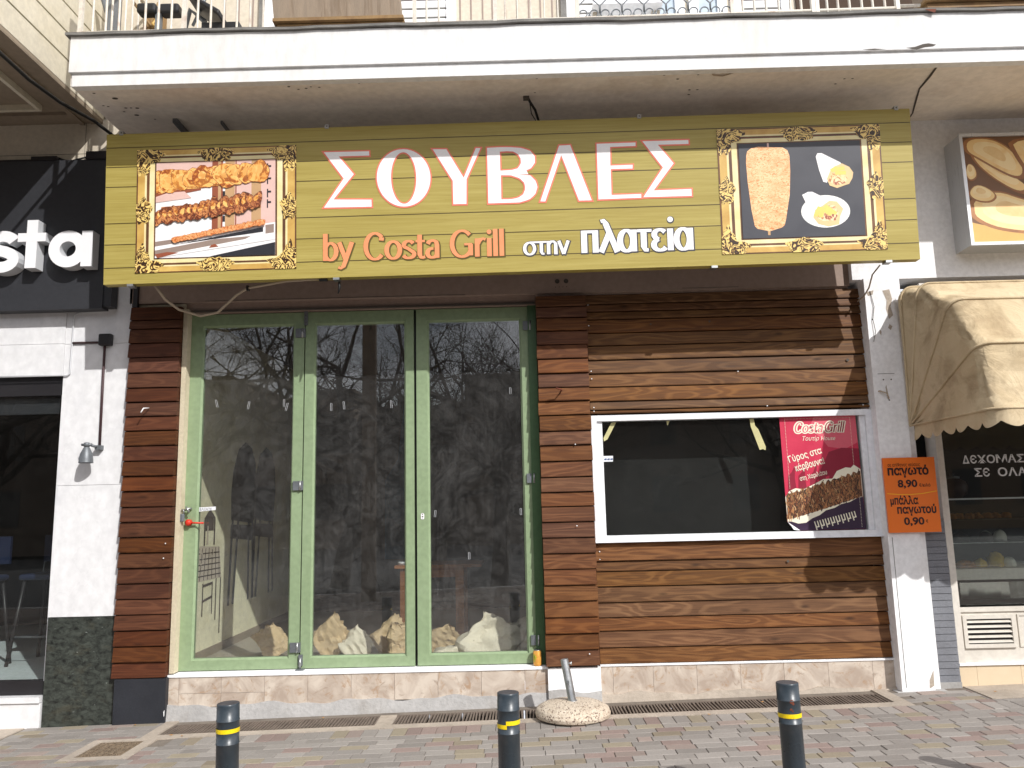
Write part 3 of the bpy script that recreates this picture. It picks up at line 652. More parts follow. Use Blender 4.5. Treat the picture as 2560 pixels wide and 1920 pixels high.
for P_, mm, r_ in (([(-2.885, -.06, 2.345), (-2.895, -.13, 2.335), (-2.91, -.14, 2.30)], 'white', .005), ([(.335, -.05, 2.385), (.345, -.13, 2.40), (.30, -.15, 2.41)], 'rust', .006)): m = MB(); m.tube(P_, r_, mm, 6); m.build('bent_nail', B)
for x_, z_, r_ in ((2.62, 2.60, .012), (2.03, 1.055, .010), (1.55, 2.94, .008), (1.08, 2.93, .007)): m = MB(); m.lathe([(0, 0), (r_, 0)], (x_, -.002, z_), 'seam', 14, axis=(0, -1, 0)); m.build('knot_hole', B)
m = MB(); m.box(-2.668, -2.632, .0, .14, .336, 3.15, 'cream'); m.box(-3.09, -2.668, .03, .3, -.05, 3.2, 'cream'); m.build('door_jamb', B)
m = MB(); m.box(-3.07, -3.035, -.03, .01, 3.17, 3.36, 'black_plastic'); m.build('black_strip', B)
# ---------------- folding doors
def leaf(x0, x1, gx0, gx1, lb, hinge_side):
    d = MB(); ya, yb = .08, .135; zt, zb, gt, gb = 3.118, .338, 3.012, .424
    bt = .014
    d.box(x0, gx0-bt, ya, yb, zb, zt, 'green'); d.box(gx1+bt, x1, ya, yb, zb, zt, 'green'); d.box(gx0-bt, gx1+bt, ya, yb, gt+bt, zt, 'green'); d.box(gx0-bt, gx1+bt, ya, yb, zb, gb-bt, 'green')
    o = [(gx0-bt, gb-bt), (gx1+bt, gb-bt), (gx1+bt, gt+bt), (gx0-bt, gt+bt)]; i_ = [(gx0, gb), (gx1, gb), (gx1, gt), (gx0, gt)]
    for q in range(4):
        q2 = (q+1) % 4; d.poly([(o[q][0], ya+.006, o[q][1]), (o[q2][0], ya+.006, o[q2][1]), (i_[q2][0], ya+.022, i_[q2][1]), (i_[q][0], ya+.022, i_[q][1])], 'green'); d.poly([(i_[q][0], ya+.022, i_[q][1]), (i_[q2][0], ya+.022, i_[q2][1]), (i_[q2][0], yb, i_[q2][1]), (i_[q][0], yb, i_[q][1])], 'green')
    p = d.build('door_leaf', B, lb)
    gls = MB(); gls.box(gx0, gx1, .104, .109, gb, gt, 'glass'); gls.build('glass', p)
    return p
l1 = leaf(-2.632, -1.712, -2.528, -1.806, 'left green door leaf', 0)
l2 = leaf(-1.703, -.826, -1.618, -.905, 'middle green door leaf', 0)
l3 = leaf(-.806, .098, -.704, .028, 'right green door leaf with a keyhole plate', 0)
m = MB(); m.box(.098, .166, .06, .16, .33, 3.14, 'green_dark'); m.box(-2.64, .098, .10, .16, 3.12, 3.14, 'green_dark'); m.build('door_frame', B)
m = MB(); m.box(-.8258, -.8062, .115, .13, .338, 3.118, 'black_plastic'); m.box(-1.7118, -1.7032, .115, .13, .338, 3.118, 'black_plastic'); m.build('door_gasket', B)
def hinge(x, z, parent):
    d = MB(); w_ = .075
    d.box(x-.045, x+.010, .062, .0805, z-.036, z+.036, 'grey_metal'); d.box(x+.014, x+.035, .062, .0805, z-.036, z+.036, 'grey_metal')
    d.tube([(x+.012, .062, z-.038), (x+.012, .062, z+.038)], .008, 'steel', 8); d.build('hinge', parent)
for z in (2.945, 1.718, .493): hinge(-1.735, z, l1); hinge(.105, z+.015, l3)
d = MB(); d.box(-1.713, -1.685, .066, .0795, 3.01, 3.125, 'grey_metal')
for q in range(3): d.lathe([(0, 0), (.004, 0)], (-1.70, .0655, 3.03+q*.03), 'seam', 8, axis=(0, -1, 0))
d.build('door_bolt', l2)
d = MB(); d.box(-1.712, -1.682, .060, .0795, .36, .44, 'grey_metal'); d.tube([(-1.697, .055, .33), (-1.697, .055, .42)], .009, 'steel', 8); d.box(-1.725, -1.665, .03, .0795, .327, .338, 'grey_metal'); d.build('door_bolt', l2)
d = MB(); d.shape(arc(-.762, 1.47, .013, .013, 0, 180, 8)+arc(-.762, 1.445, .013, .013, 180, 360, 8), XZ(.08), .004, 'white'); d.shape(ring(-.762, 1.474, .005, .005, 10), XZ(.08), .0055, 'seam'); d.shape(ring(-.762, 1.455, .006, .006, 10), XZ(.08), .0055, 'seam'); d.shape(ring(-.762, 1.438, .003, .003, 8), XZ(.08), .0055, 'seam'); d.build('keyhole_plate', l3)
d = MB(); d.shape([(-2.526, 1.535), (-2.395, 1.545), (-2.395, 1.572), (-2.526, 1.568)], XZ(.104), .002, 'sticker'); font_text(d, 'ΕΛΞΑΤΕ', -2.52, -2.425, 1.542, .02, XZ(.104), .0032, 'pr_board', .0); d.build('door_sticker', l1)
for x_, z_, a_ in ((-2.43, 2.42, .3), (-2.16, 2.40, -.2), (-1.88, 2.41, 0), (-1.85, 2.38, -.3)):
    d = MB(); d.pen([(x_, z_), (x_+.05*a_, z_-.06), (x_+.012+.05*a_, z_-.06), (x_+.012, z_), (x_, z_)], lambda a, b: .0018, XZ(.104), .001, 'sticker'); d.build('tape_mark', l1)
for x_, z_, a_ in ((-1.50, 2.37, 0), (-1.40, 2.38, .1), (-1.02, 2.38, .1)):
    d = MB(); d.pen([(x_, z_), (x_+.05*a_, z_-.06), (x_+.012+.05*a_, z_-.06), (x_+.012, z_), (x_, z_)], lambda a, b: .0018, XZ(.104), .001, 'sticker'); d.build('tape_mark', l2)
for x_, z_, a_ in ((-.06, 2.46, 0), (-.67, 1.50, -.1), (.0, 1.5, 0), (-.41, 1.17, 0)):
    d = MB(); d.pen([(x_, z_), (x_+.05*a_, z_-.05), (x_+.012+.05*a_, z_-.05), (x_+.012, z_), (x_, z_)], lambda a, b: .0018, XZ(.104), .001, 'sticker'); d.build('tape_mark', l3)
# ---------------- serving hatch window
m = MB()
def frame4(mb, x0, x1, z0, z1, w_, y0, y1, mm):
    mb.box(x0, x0+w_, y0, y1, z0, z1, mm); mb.box(x1-w_, x1, y0, y1, z0, z1, mm); mb.box(x0+w_, x1-w_, y0, y1, z0, z0+w_, mm); mb.box(x0+w_, x1-w_, y0, y1, z1-w_, z1, mm)
frame4(m, .571, 2.76, 1.232, 2.205, .045, -.012, .08, 'white_frame'); m.box(.617, .66, .008, .08, 1.278, 2.159, 'white_frame'); m.box(2.672, 2.714, .008, .08, 1.278, 2.159, 'white_frame')
m.box(.565, 2.768, -.03, .0, 1.226, 1.234, 'white_frame'); m.box(2.70, 2.765, .02, .2, 1.2, 2.24, 'lintel')
hw = m.build('hatch_window', B)
d = MB(); d.box(.66, 2.672, .030, .036, 1.2785, 2.1585, 'glass_window'); d.build('glass', hw)
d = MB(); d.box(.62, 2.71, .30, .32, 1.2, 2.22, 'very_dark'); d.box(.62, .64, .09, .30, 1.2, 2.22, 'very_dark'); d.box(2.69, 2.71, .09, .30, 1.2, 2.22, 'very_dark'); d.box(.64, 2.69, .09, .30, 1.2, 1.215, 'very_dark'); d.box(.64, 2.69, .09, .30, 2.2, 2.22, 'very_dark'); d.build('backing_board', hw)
d = MB(); d.shape([(.662, 1.845), (.735, 1.845), (.738, 1.89), (.662, 1.89)], XZ(.03), .0015, 'sticker')
for q in range(3): d.shape([(.668+q*.024, 1.858), (.686+q*.024, 1.858), (.686+q*.024, 1.872), (.668+q*.024, 1.868)], XZ(.03), .003, 'sticker_blue')
d.build('sticker', hw)
for pts in ([(.735, 2.15), (.775, 2.155), (.70, 2.02), (.672, 2.005), (.668, 2.03)], [(1.17, 2.155), (1.195, 2.155), (1.178, 2.118), (1.172, 2.125)], [(1.822, 2.157), (1.855, 2.156), (1.862, 2.10), (1.886, 2.07), (1.935, 1.93), (1.93, 1.905), (1.91, 1.915), (1.885, 1.908), (1.838, 2.06), (1.828, 2.09)]):
    d = MB(); d.shape(pts, XZ(.03), .002, 'tape'); d.build('masking_tape', hw)
# ---------------- room behind the doors
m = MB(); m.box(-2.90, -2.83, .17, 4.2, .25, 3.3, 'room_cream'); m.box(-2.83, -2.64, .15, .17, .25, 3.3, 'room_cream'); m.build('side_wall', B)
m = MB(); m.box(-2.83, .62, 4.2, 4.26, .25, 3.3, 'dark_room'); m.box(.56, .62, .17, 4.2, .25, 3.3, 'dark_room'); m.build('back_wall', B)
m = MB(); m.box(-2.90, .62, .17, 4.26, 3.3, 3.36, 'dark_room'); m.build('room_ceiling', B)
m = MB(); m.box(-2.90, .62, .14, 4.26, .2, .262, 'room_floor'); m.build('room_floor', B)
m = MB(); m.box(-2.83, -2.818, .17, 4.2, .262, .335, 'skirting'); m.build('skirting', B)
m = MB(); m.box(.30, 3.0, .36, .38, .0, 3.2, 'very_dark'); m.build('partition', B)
YZ = lambda u, v, d_: (-2.83+d_, u*1.097+.603, v*1.097-.1455)                            # painted on the left room wall
m = MB(); m.shape([(.16+.02, .98), (.76, .98), (.70, 1.24), (.28, 1.26), (.18, 1.2)], YZ, .002, 'mural_cloth')
for q in range(7): m.pen([(.2+.085*q, .985), (.26+.07*q, 1.24)], lambda a, b: .012, YZ, .003, 'mural_dark')
for q in range(5): m.pen([(.18, 1.02+.045*q), (.74-.01*q, 1.015+.045*q)], lambda a, b: .010, YZ, .0036, 'mural_dark')
for pts in ([(.36, 1.26), (.36, 1.48), (.40, 1.50), (.46, 1.545), (.53, 1.50), (.57, 1.48), (.57, 1.26)],): m.pen(pts, lambda a, b: .03, YZ, .004, 'mural_dark')
m.shape([(.38, 1.38), (.55, 1.38), (.55, 1.49), (.46, 1.53), (.38, 1.49)], YZ, .003, 'mural_dark')
for u_ in (.36, .56): m.pen([(u_, .96), (u_, .70)], lambda a, b: .02, YZ, .004, 'mural_dark')
m.pen([(.36, .82), (.56, .84)], lambda a, b: .02, YZ, .0045, 'mural_dark'); m.pen([(.36, .94), (.56, .95)], lambda a, b: .02, YZ, .0045, 'mural_dark')
for u_, zz in ((.22, .62), (.64, .64), (.74, .52)): m.pen([(u_, .98), (u_, zz)], lambda a, b: .02, YZ, .005, 'mural_dark')
m.shape([(.40, 1.27), (.44, 1.27), (.43, 1.42), (.41, 1.42)], YZ, .006, 'mural_cloth'); m.pen(ring(.30, 1.16, .04, .045, 14), lambda a, b: .014, YZ, .006, 'mural_cloth', closed=True); m.pen(ring(.52, 1.2, .035, .035, 14), lambda a, b: .012, YZ, .006, 'mural_cloth', closed=True)
m.build('table_mural', B)
m = MB()                                                           # two tall chairs painted further in
for u0 in (1.0, 1.62):
    m.shape([(u0-.04, 1.46), (u0+.56, 1.42), (u0+.62, 1.75), (u0+.58, 2.0), (u0+.46, 2.14), (u0+.28, 2.18), (u0+.1, 2.1), (u0-.02, 1.9), (u0-.06, 1.7)], YZ, .002, 'mural_grey')
    m.shape([(u0-.05, 1.3), (u0+.55, 1.26), (u0+.55, 1.4), (u0-.05, 1.42)], YZ, .003, 'mural_grey')
    for a_, b_ in ((u0, u0-.06), (u0+.15, u0+.05), (u0+.42, u0+.45), (u0+.52, u0+.58)): m.pen([(a_, 1.56), (b_, .72)], lambda a, b: .05, YZ, .004, 'mural_grey')
m.build('chair_mural', B)
m = MB(); bk = XZ(4.2)
m.shape([(-1.75, .9), (-1.35, .9), (-1.3, 2.0), (-1.5, 2.3), (-1.75, 1.9)], bk, .003, 'mural_blue'); m.shape([(-1.6, 2.0), (-1.45, 2.0), (-1.4, 2.9), (-1.5, 2.9)], bk, .004, 'mural_blue')
m.build('blue_mural', B)
# ---------------- balcony slab (1.06 m deep, soffit falling slightly outwards)
m = MB(); XL, XR = -3.09, 7.6; yf = -1.06
m.hexa([(XL, yf+.02, 4.512), (XR, yf+.02, 4.512), (XR, 0, 4.587), (XL-.06, 0, 4.587), (XL, yf+.02, 4.60), (XR, yf+.02, 4.60), (XR, 0, 4.62), (XL-.06, 0, 4.62)], 'soffit')
m.box(XL+.02, XR, yf, yf+.06, 4.495, 4.576, 'fascia'); m.box(XL, XR, yf-.012, yf+.06, 4.597, 4.868, 'fascia'); m.box(XL+.01, XR, yf+.010, yf+.06, 4.576, 4.597, 'fascia')
m.hexa([(XL, yf+.06, 4.601), (XR, yf+.06, 4.601), (XR, 0, 4.622), (XL-.06, 0, 4.622), (XL, yf+.06, 4.868), (XR, yf+.06, 4.868), (XR, 0, 4.868), (XL-.06, 0, 4.868)], 'fascia')
bal = m.build('balcony', B)
m = MB(); n = 60
for i in range(n):
    a, b = XL-.03+(XR-XL+.03)*i/n, XL-.03+(XR-XL+.03)*(i+1)/n; e = lambda q: .004*math.sin(q*5)+.003*math.sin(q*13)
    m.hexa([(a, yf-.035, 4.870+e(a)), (b, yf-.035, 4.870+e(b)), (b, yf+.05, 4.870), (a, yf+.05, 4.870), (a, yf-.035, 4.888+e(a)), (b, yf-.035, 4.888+e(b)), (b, yf+.05, 4.890), (a, yf+.05, 4.890)], 'fascia_edge')
    m.poly([(a, yf-.036, 4.8888+e(a)), (b, yf-.036, 4.8888+e(b)), (b, 0, 4.894), (a, 0, 4.894)], 'fascia')
m.build('drip_edge', bal)
m = MB(); m.shape([(2.769, 4.608), (2.831, 4.613), (2.889, 4.633), (2.928, 4.638), (2.981, 4.626), (2.957, 4.613), (2.899, 4.608), (2.841, 4.592)], XZ(yf-.012), .001, 'seam'); m.shape([(2.464, 4.604), (2.551, 4.609), (2.628, 4.602), (2.541, 4.598)], XZ(yf-.012), .001, 'seam')
m.shape([(2.918, 4.882), (2.995, 4.882), (2.986, 4.853), (2.947, 4.867)], XZ(yf-.036), .001, 'rust'); m.build('fascia_crack', bal)
SOF = lambda u, v, d_: (u, v, 4.587+.0722*v-d_-.002)
m = MB()
for x_, y_, r_ in ((-2.986, -0.921, 0.008), (-2.880, -0.831, 0.016), (-3.024, -0.719, 0.007), (-2.996, -0.703, 0.007), (-2.881, -0.670, 0.009), (-2.842, -0.669, 0.007), (-2.798, -0.663, 0.011), (-2.860, -0.542, 0.014), (-2.924, -0.607, 0.007), (-2.757, -0.460, 0.007), (-1.577, -0.943, 0.008), (-1.462, -0.909, 0.008), (-1.422, -0.932, 0.006), (-1.364, -0.921, 0.007), (-1.520, -0.898, 0.007), (-1.070, -0.965, 0.006), (0.195, -0.965, 0.006), (1.167, -0.976, 0.009), (1.100, -0.965, 0.007), (1.303, -0.987, 0.008), (1.343, -0.954, 0.006), (1.209, -0.898, 0.008), (1.390, -0.719, 0.007), (1.331, -0.719, 0.007), (1.343, -0.641, 0.008), (2.489, -0.831, 0.007), (2.431, -0.831, 0.007), (2.396, -0.753, 0.007), (0.186, -0.742, 0.006)):
    h = MB(); h.shape(ring(x_, y_, r_*1.4, r_, 8), SOF, .001, 'seam'); h.build('bolt_hole', bal)
m.tube([SOF(u, v, .002) for u, v in ((3.013, -1.023), (3.046, -0.831), (3.072, -0.634), (3.154, -0.414), (3.238, -0.196), (3.271, -0.035))], [.006, .009, .006, .007, .005, .005], 'seam', 5)
m.build('soffit_seam', bal)
m = MB(); m.box(-2.62, -2.585, -.46, -.1, 4.52, 4.555, 'grey_metal'); m.box(-2.27, -2.255, -.4, -.1, 4.53, 4.556, 'grey_metal'); m.build('steel_bracket', bal)
# railing
def RX(d):      # rail dimensions were taken at full frame scale; bring them to the 1.06 m deep slab
    d.v = [(x*0.9663, y, 0.0506+z*0.9663) for x, y, z in d.v]
    return d
m = MB(); ry = yf+.05
m.tube([(-3.17, ry, 5.055), (-1.72, ry, 5.05)], .012, 'rail', 6); m.tube([(-.76, ry, 5.055), (2.88, ry, 5.075)], .012, 'rail', 6); m.tube([(2.88, ry, 5.09), (7., ry, 5.09)], .012, 'rail', 6)
m.tube([(-3.17, ry, 5.93), (7., ry, 5.93)], .018, 'rail', 6)
for x_ in (-3.17, -2.40, -.69, -.094, .514, 1.655, 2.25, 2.28, 2.87): m.box(x_-.014, x_+.014, ry-.014, ry+.014, 5.008, 5.93, 'rail')
xs = [-3.08+.0975*i for i in range(15)]
for x_ in xs: m.tube([(x_, ry, 5.055), (x_, ry, 5.93)], .009, 'rail', 6, False)
for x_ in (-.60, -.51, 1.735, 1.82, 1.907, 2.0, 2.085, 2.165, 2.355, 2.435, 2.52, 2.61, 2.69, 2.78): m.tube([(x_, ry, 5.055), (x_, ry, 5.93)], .009, 'rail', 6, False)
for x_ in (-.02, .07, .17, .27, .37): m.tube([(x_, ry+.0, 5.055), (x_, ry, 5.93)], .006, 'rail', 6, False)
for z_ in (5.2, 5.3): m.tube([(1.66, ry, z_), (2.86, ry, z_)], .006, 'rail', 6)
for yy in (-.6, -.4, -.2): m.tube([(-3.17, yy, 5.01), (-3.17, yy, 5.93)], .009, 'rail', 6)
m.tube([(-3.17, ry, 5.93), (-3.17, 0, 5.93)], .016, 'rail', 6); m.tube([(-3.17, ry, 5.055), (-3.17, 0, 5.055)], .012, 'rail', 6)
rl = RX(m).build('railing', bal)
m = MB()
for i in range(7):
    c = .60+.163*i
    for s_ in (-1, 1):
        sp = [(c+s_*(.04+.034*math.cos(R(a))*(1-a/900)), 5.095+.034*math.sin(R(a))*(1-a/900)) for a in range(-180, 260, 20)] if s_ < 0 else [(c+.04-.034*math.cos(R(a))*(1-a/900), 5.095+.034*math.sin(R(a))*(1-a/900)) for a in range(-180, 260, 20)]
        m.tube([(u, ry, v) for u, v in sp], .005, 'grey_metal', 5)
        m.tube([(c+s_*.08, ry, 5.10), (c+s_*.078, ry, 5.16), (c+s_*.03, ry, 5.21), (c+s_*.01, ry, 5.28), (c+s_*.05, ry, 5.36)], .005, 'grey_metal', 5)
RX(m).build('scroll_panel', rl)
# upper wall and openings
m = MB(); m.box(-3.39, 8, .0, .3, 4.59, 7.4, 'beige_panel'); m.box(-3.6, -3.39, .05, .3, 4.62, 7.4, 'beige_panel'); m.build('upper_wall', B)
for x_ in (-2.42, -2.30, -2.18, -.405, -.312, -.213, -.13, -.02, .08, .18, .28, .38): m = MB(); m.box(x_-.006, x_+.006, -.004, .01, 5.0, 7.2, 'pr_grey'); m.build('panel_groove', B)
for x0, x1, dp in ((.45, .499, .05), (-2.12, -2.081, .03)): m = MB(); m.box(x0, x1, -dp, .0, 4.89, 7.2, 'fascia_edge'); m.build('door_post', B)
def window(x0, x1, lb, shut):
    d = MB(); d.box(x0, x0+.08, -.03, .0, 4.89, 7.2, 'white_frame'); d.box(x1-.08, x1, -.03, .0, 4.89, 7.2, 'white_frame'); d.box(x0+.08, x1-.08, -.03, .0, 7.12, 7.2, 'white_frame'); d.box(x0+.08, x1-.08, -.03, .0, 4.89, 4.90, 'white_frame')
    p = d.build('balcony_door', B, lb); e = MB()
    if shut:
        z_ = 4.90
        while z_ < 7.1: e.hexa([(x0+.08, -.012, z_), (x1-.08, -.012, z_), (x1-.08, -.001, z_), (x0+.08, -.001, z_), (x0+.08, -.022, z_+.05), (x1-.08, -.022, z_+.05), (x1-.08, -.001, z_+.075), (x0+.08, -.001, z_+.075)], 'shutter'); e.box(x0+.08, x1-.08, -.010, -.002, z_+.072, z_+.086, 'fascia_edge'); z_ += .084
        e.build('roller_shutter', p)
    else:
        e.box(x0+.08, x1-.08, -.012, -.004, 4.89, 7.2, 'reflect_pane'); e.build('pane', p)
window(-2.08, -.44, 'white balcony door with closed roller shutter above the brown box', True)
window(.50, 1.02, 'white balcony door with roller shutter behind the scroll railing', True)
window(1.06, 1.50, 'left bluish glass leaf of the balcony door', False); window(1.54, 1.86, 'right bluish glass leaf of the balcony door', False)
window(1.90, 2.40, 'white shuttered door behind the plain bars', True)
m = MB(); m.box(2.45, 5.2, -.02, -.001, 4.89, 6.0, 'mural_dark'); m.build('dark_opening_sheet', B)  # flat dark brown sheet stands in for the depth of an opening

# ------------------------------------------------------------------ things on the balcony
def planter(loc, w_, lb, rim):
    t = thing('balcony_box', loc, lb, 'box', 'brown boxes hung on the balcony railing'); x, y, z = loc; d = MB()
    d.hexa([(x-w_/2+.02, y-.035, z+.065), (x+w_/2-.02, y-.035, z+.065), (x+w_/2-.02, y+.12, z+.065), (x-w_/2+.02, y+.12, z+.065), (x-w_/2-.01, y-.085, z+.50), (x+w_/2-.06, y-.085, z+.50), (x+w_/2-.06, y+.14, z+.50), (x-w_/2-.01, y+.14, z+.50)], 'brown_box'); d.build('body', t)
    d = MB(); d.box(x-w_/2+.015, x+w_/2, y-.05, y+.12, z+.040, z+.064, 'brown_rim'); d.box(x-w_/2+.04, x+w_/2, y-.02, y+.1, z+.0, z+.034, 'brown_rim'); d.build('rim', t)
planter((-1.203, -1.05, 4.885), .937, 'weathered brown box with drip stains hung left of the plain balcony bars', 0)
planter((4.25, -1.04, 4.915), 2.66, 'dark underside of a long brown box at the right end of the balcony', 0)
t = thing('weight_bench', (-2.75, -.35, 4.9), 'exercise bench with black pads behind the left end of the balcony railing', 'weight bench')
for x0, x1, z0, z1 in ((-3.0, -2.845, 5.53, 5.615), (-2.815, -2.655, 5.52, 5.605)):
    d = MB(); d.box(x0, x1, -.37, -.27, z0, z1, 'pad'); q = d.build('pad', t); bv = q.modifiers.new('bevel', 'BEVEL'); bv.width = .02; bv.segments = 3
d = MB(); d.hexa([(-2.55, -.5, 5.585), (-2.28, -.5, 5.40), (-2.28, -.2, 5.40), (-2.55, -.2, 5.585), (-2.56, -.5, 5.625), (-2.27, -.5, 5.445), (-2.27, -.2, 5.445), (-2.56, -.2, 5.625)], 'pad'); q = d.build('pad', t); bv = q.modifiers.new('bevel', 'BEVEL'); bv.width = .012; bv.segments = 2
d = MB(); d.box(-3.235, -3.15, -.36, -.30, 4.9, 6.1, 'grey_metal'); d.tube([(-3.31, -.33, 5.75), (-3.2, -.33, 5.4)], .025, 'grey_metal', 6); d.tube([(-2.62, -.33, 5.36), (-2.575, -.33, 5.56), (-2.45, -.33, 5.45)], .022, 'grey_metal', 6); d.tube([(-2.55, -.33, 5.42), (-2.42, -.33, 5.75)], .012, 'grey_metal', 6); d.box(-2.86, -2.81, -.33, -.3, 4.9, 5.6, 'grey_metal'); d.box(-2.45, -2.15, -.4, -.28, 5.33, 5.40, 'pad')
for z_ in (5.4, 5.5, 5.2, 4.98): d.lathe([(0, 0), (.011, 0)], (-3.19, -.3605, z_), 'seam', 10, axis=(0, -1, 0))
d.build('frame', t)
t = thing('folded_rack', (-2.95, -.15, 4.9), 'tan folded rack with curved brass bars leaning behind the exercise bench', 'rack'); d = MB()
d.tube([(-3.12, -.18, 5.75), (-2.98, -.18, 5.55), (-2.86, -.18, 5.42)], .012, 'brown_rim', 6); d.tube([(-3.02, -.16, 5.40), (-2.92, -.16, 5.75)], .012, 'brown_rim', 6); d.box(-3.05, -2.86, -.14, -.12, 4.9, 5.75, 'brown_rim'); d.tube([(-2.94, -.18, 5.7), (-2.90, -.18, 5.62), (-2.95, -.18, 5.55), (-2.91, -.18, 5.48)], .012, 'gold', 6); d.build('bars', t)
t = thing('garden_table', (1.0, -.45, 4.9), 'low white slotted plastic table with beige legs behind the scroll railing', 'table'); d = MB()
d.box(.66, 1.2, -.6, -.3, 5.33, 5.36, 'white_frame'); d.build('top', t)
for x_ in (.70, 1.16): d = MB(); d.box(x_-.03, x_+.03, -.5, -.42, 4.9, 5.33, 'beige_panel'); d.build('leg', t)

# ------------------------------------------------------------------ shop sign (leans forward at the top)
SG = thing('shop_sign', (-.02, -.6, 3.22), 'long olive plank patterned sign with white Greek lettering and two gilt framed food pictures', 'sign')
GS = .9816                                                         # drawing grid -> metres on the sign face
def SGP(u, v, d_): k_ = (v-3.24)/1.17; return (u*GS, -.57-.075*k_-d_, (v+.006*u)*GS+.0276)
SB = 3.25; ST = 4.412
m = MB(); n = 24
for i in range(n):
    a, b = -3.083+6.115*i/n, -3.083+6.115*(i+1)/n
    m.poly([SGP(a, SB, 0), SGP(b, SB, 0), SGP(b, ST, 0), SGP(a, ST, 0)], 'olive')
m.poly([SGP(-3.083, SB, 0), SGP(3.032, SB, 0), SGP(3.032, SB, -.07), SGP(-3.083, SB, -.07)], 'olive'); m.poly([SGP(-3.083, ST, -.07), SGP(3.032, ST, -.07), SGP(3.032, ST, 0), SGP(-3.083, ST, 0)], 'olive')
m.poly([SGP(-3.083, SB, -.07), SGP(-3.083, ST, -.07), SGP(-3.083, ST, 0), SGP(-3.083, SB, 0)], 'olive'); m.poly([SGP(3.032, SB, -.07), SGP(3.032, SB, 0), SGP(3.032, ST, 0), SGP(3.032, ST, -.07)], 'olive')
m.poly([SGP(3.032, SB, -.07), SGP(-3.083, SB, -.07), SGP(-3.083, ST, -.07), SGP(3.032, ST, -.07)][::-1], 'seam')
for fr in (.093, .224, .357, .60, .74, .893):
    v = ST-(ST-SB)*fr; m.shape([(-3.08, v-.003), (3.03, v-.003), (3.03, v+.003), (-3.08, v+.003)], SGP, .0012, 'pr_line')
m.build('panel', SG)
def gilt(x0, x1, z0, z1, ix0, ix1, iz0, iz1):
    d = MB()
    d.shape([(x0, z0), (x1, z0), (x1, z1), (x0, z1)], SGP, .0024, 'gold_brown')
    for k0, k1, mm in ((.07, .42, 'gold'), (.42, .52, 'gold_light'), (.66, .92, 'gold_light')):
        L = lambda a, b, k_: a+(b-a)*k_
        o = [(L(x0, ix0, k0), L(z0, iz0, k0)), (L(x1, ix1, k0), L(z0, iz0, k0)), (L(x1, ix1, k0), L(z1, iz1, k0)), (L(x0, ix0, k0), L(z1, iz1, k0))]
        q = [(L(x0, ix0, k1), L(z0, iz0, k1)), (L(x1, ix1, k1), L(z0, iz0, k1)), (L(x1, ix1, k1), L(z1, iz1, k1)), (L(x0, ix0, k1), L(z1, iz1, k1))]
        for i in range(4): d.shape([o[i], o[(i+1) % 4], q[(i+1) % 4], q[i]], SGP, .0036, mm)
    cx, cz = (x0+x1)/2, (z0+z1)/2
    def orn(px_, pz_, rx, rz):
        pts = []
        for a in range(36):
            r_ = 1+.12*math.sin(a*5/36*2*math.pi)+.08*math.sin(a*9/36*2*math.pi+1); pts.append((min(x1, max(x0, px_+rx*r_*math.cos(a*math.pi/18))), min(z1, max(z0, pz_+rz*r_*math.sin(a*math.pi/18)))))
        d.shape(pts, SGP, .005+.0002*random.random(), 'ornament')
    for px_ in (x0+.05, x1-.05):
        for pz_ in (z0+.05, z1-.05): orn(px_, pz_, .155, .062); orn(px_, pz_, .062, .155)
    orn(cx, z0+.05, .13, .06); orn(cx, z1-.05, .13, .06); orn(x0+.055, cz, .062, .10); orn(x1-.055, cz, .062, .10)
    return d
gilt(-2.845, -1.632, 3.327, 4.280, -2.695, -1.79, 3.437, 4.172).build('gilt_frame_print', SG)
gilt(1.560, 2.794, 3.330, 4.296, 1.72, 2.636, 3.444, 4.174).build('gilt_frame_print', SG)
# roast print
m = MB(); ax, bx, az, bz = -2.695, -1.79, 3.437, 4.172; W_, H_ = bx-ax, bz-az
def F(s_, t_): return (ax+W_*s_, az+H_*t_)
m.shape([F(0, 0), F(1, 0), F(1, 1), F(0, 1)], SGP, .006, 'pr_white')
ly = [.0065]
def pp(pts, mm): ly[0] += .00012; m.shape([F(*p) for p in pts], SGP, ly[0], mm)
pp([(0, .8), (.47, .85), (.47, 1), (0, 1)], 'pr_pink'); pp([(.66, .3), (1, .34), (1, 1), (.66, 1)], 'pr_pink'); pp([(.58, .28), (.66, .28), (.66, 1), (.58, 1)], 'pr_tan'); pp([(.80, .3), (.88, .3), (.88, 1), (.80, 1)], 'pr_tan')
pp([(.47, .28), (.56, .28), (.56, 1), (.47, 1)], 'pr_brown'); pp([(.52, .28), (.545, .28), (.545, 1), (.52, 1)], 'pr_tan'); pp([(.665, .28), (.675, .28), (.675, 1), (.665, 1)], 'pr_brown')
for t_ in (.93, .80, .66, .55): pp([(.93, t_-.06), (.94, t_-.06), (.94, t_+.03), (.93, t_+.03)], 'pr_dark'); pp([(.94, t_-.01), (.965, t_-.01), (.965, t_+.01), (.94, t_+.01)], 'pr_dark')
for t_ in (.36, .48, .62): pp([(.56, t_), (.58, t_), (.58, t_+.06), (.56, t_+.06)], 'pr_dark')
pp([(0, .62), (.38, .70), (.36, .77), (0, .76)], 'pr_brown'); pp([(0, .58), (.3, .62), (.24, .69), (.1, .68), (0, .64)], 'pr_pink')
pp([(0, 0), (1, .16), (1, .30), (.6, .24), (0, .15)], 'pr_white'); pp([(0, .02), (.75, .17), (.80, .20), (.5, .18), (0, .08)], 'pr_grey'); pp([(0, .12), (.35, .18), (.35, .22), (0, .17)], 'pr_grey'); pp([(.45, .0), (1, .0), (1, .13)], 'pr_dark'); pp([(.15, .13), (.9, .24), (.9, .29), (.3, .16)], 'pr_dark')
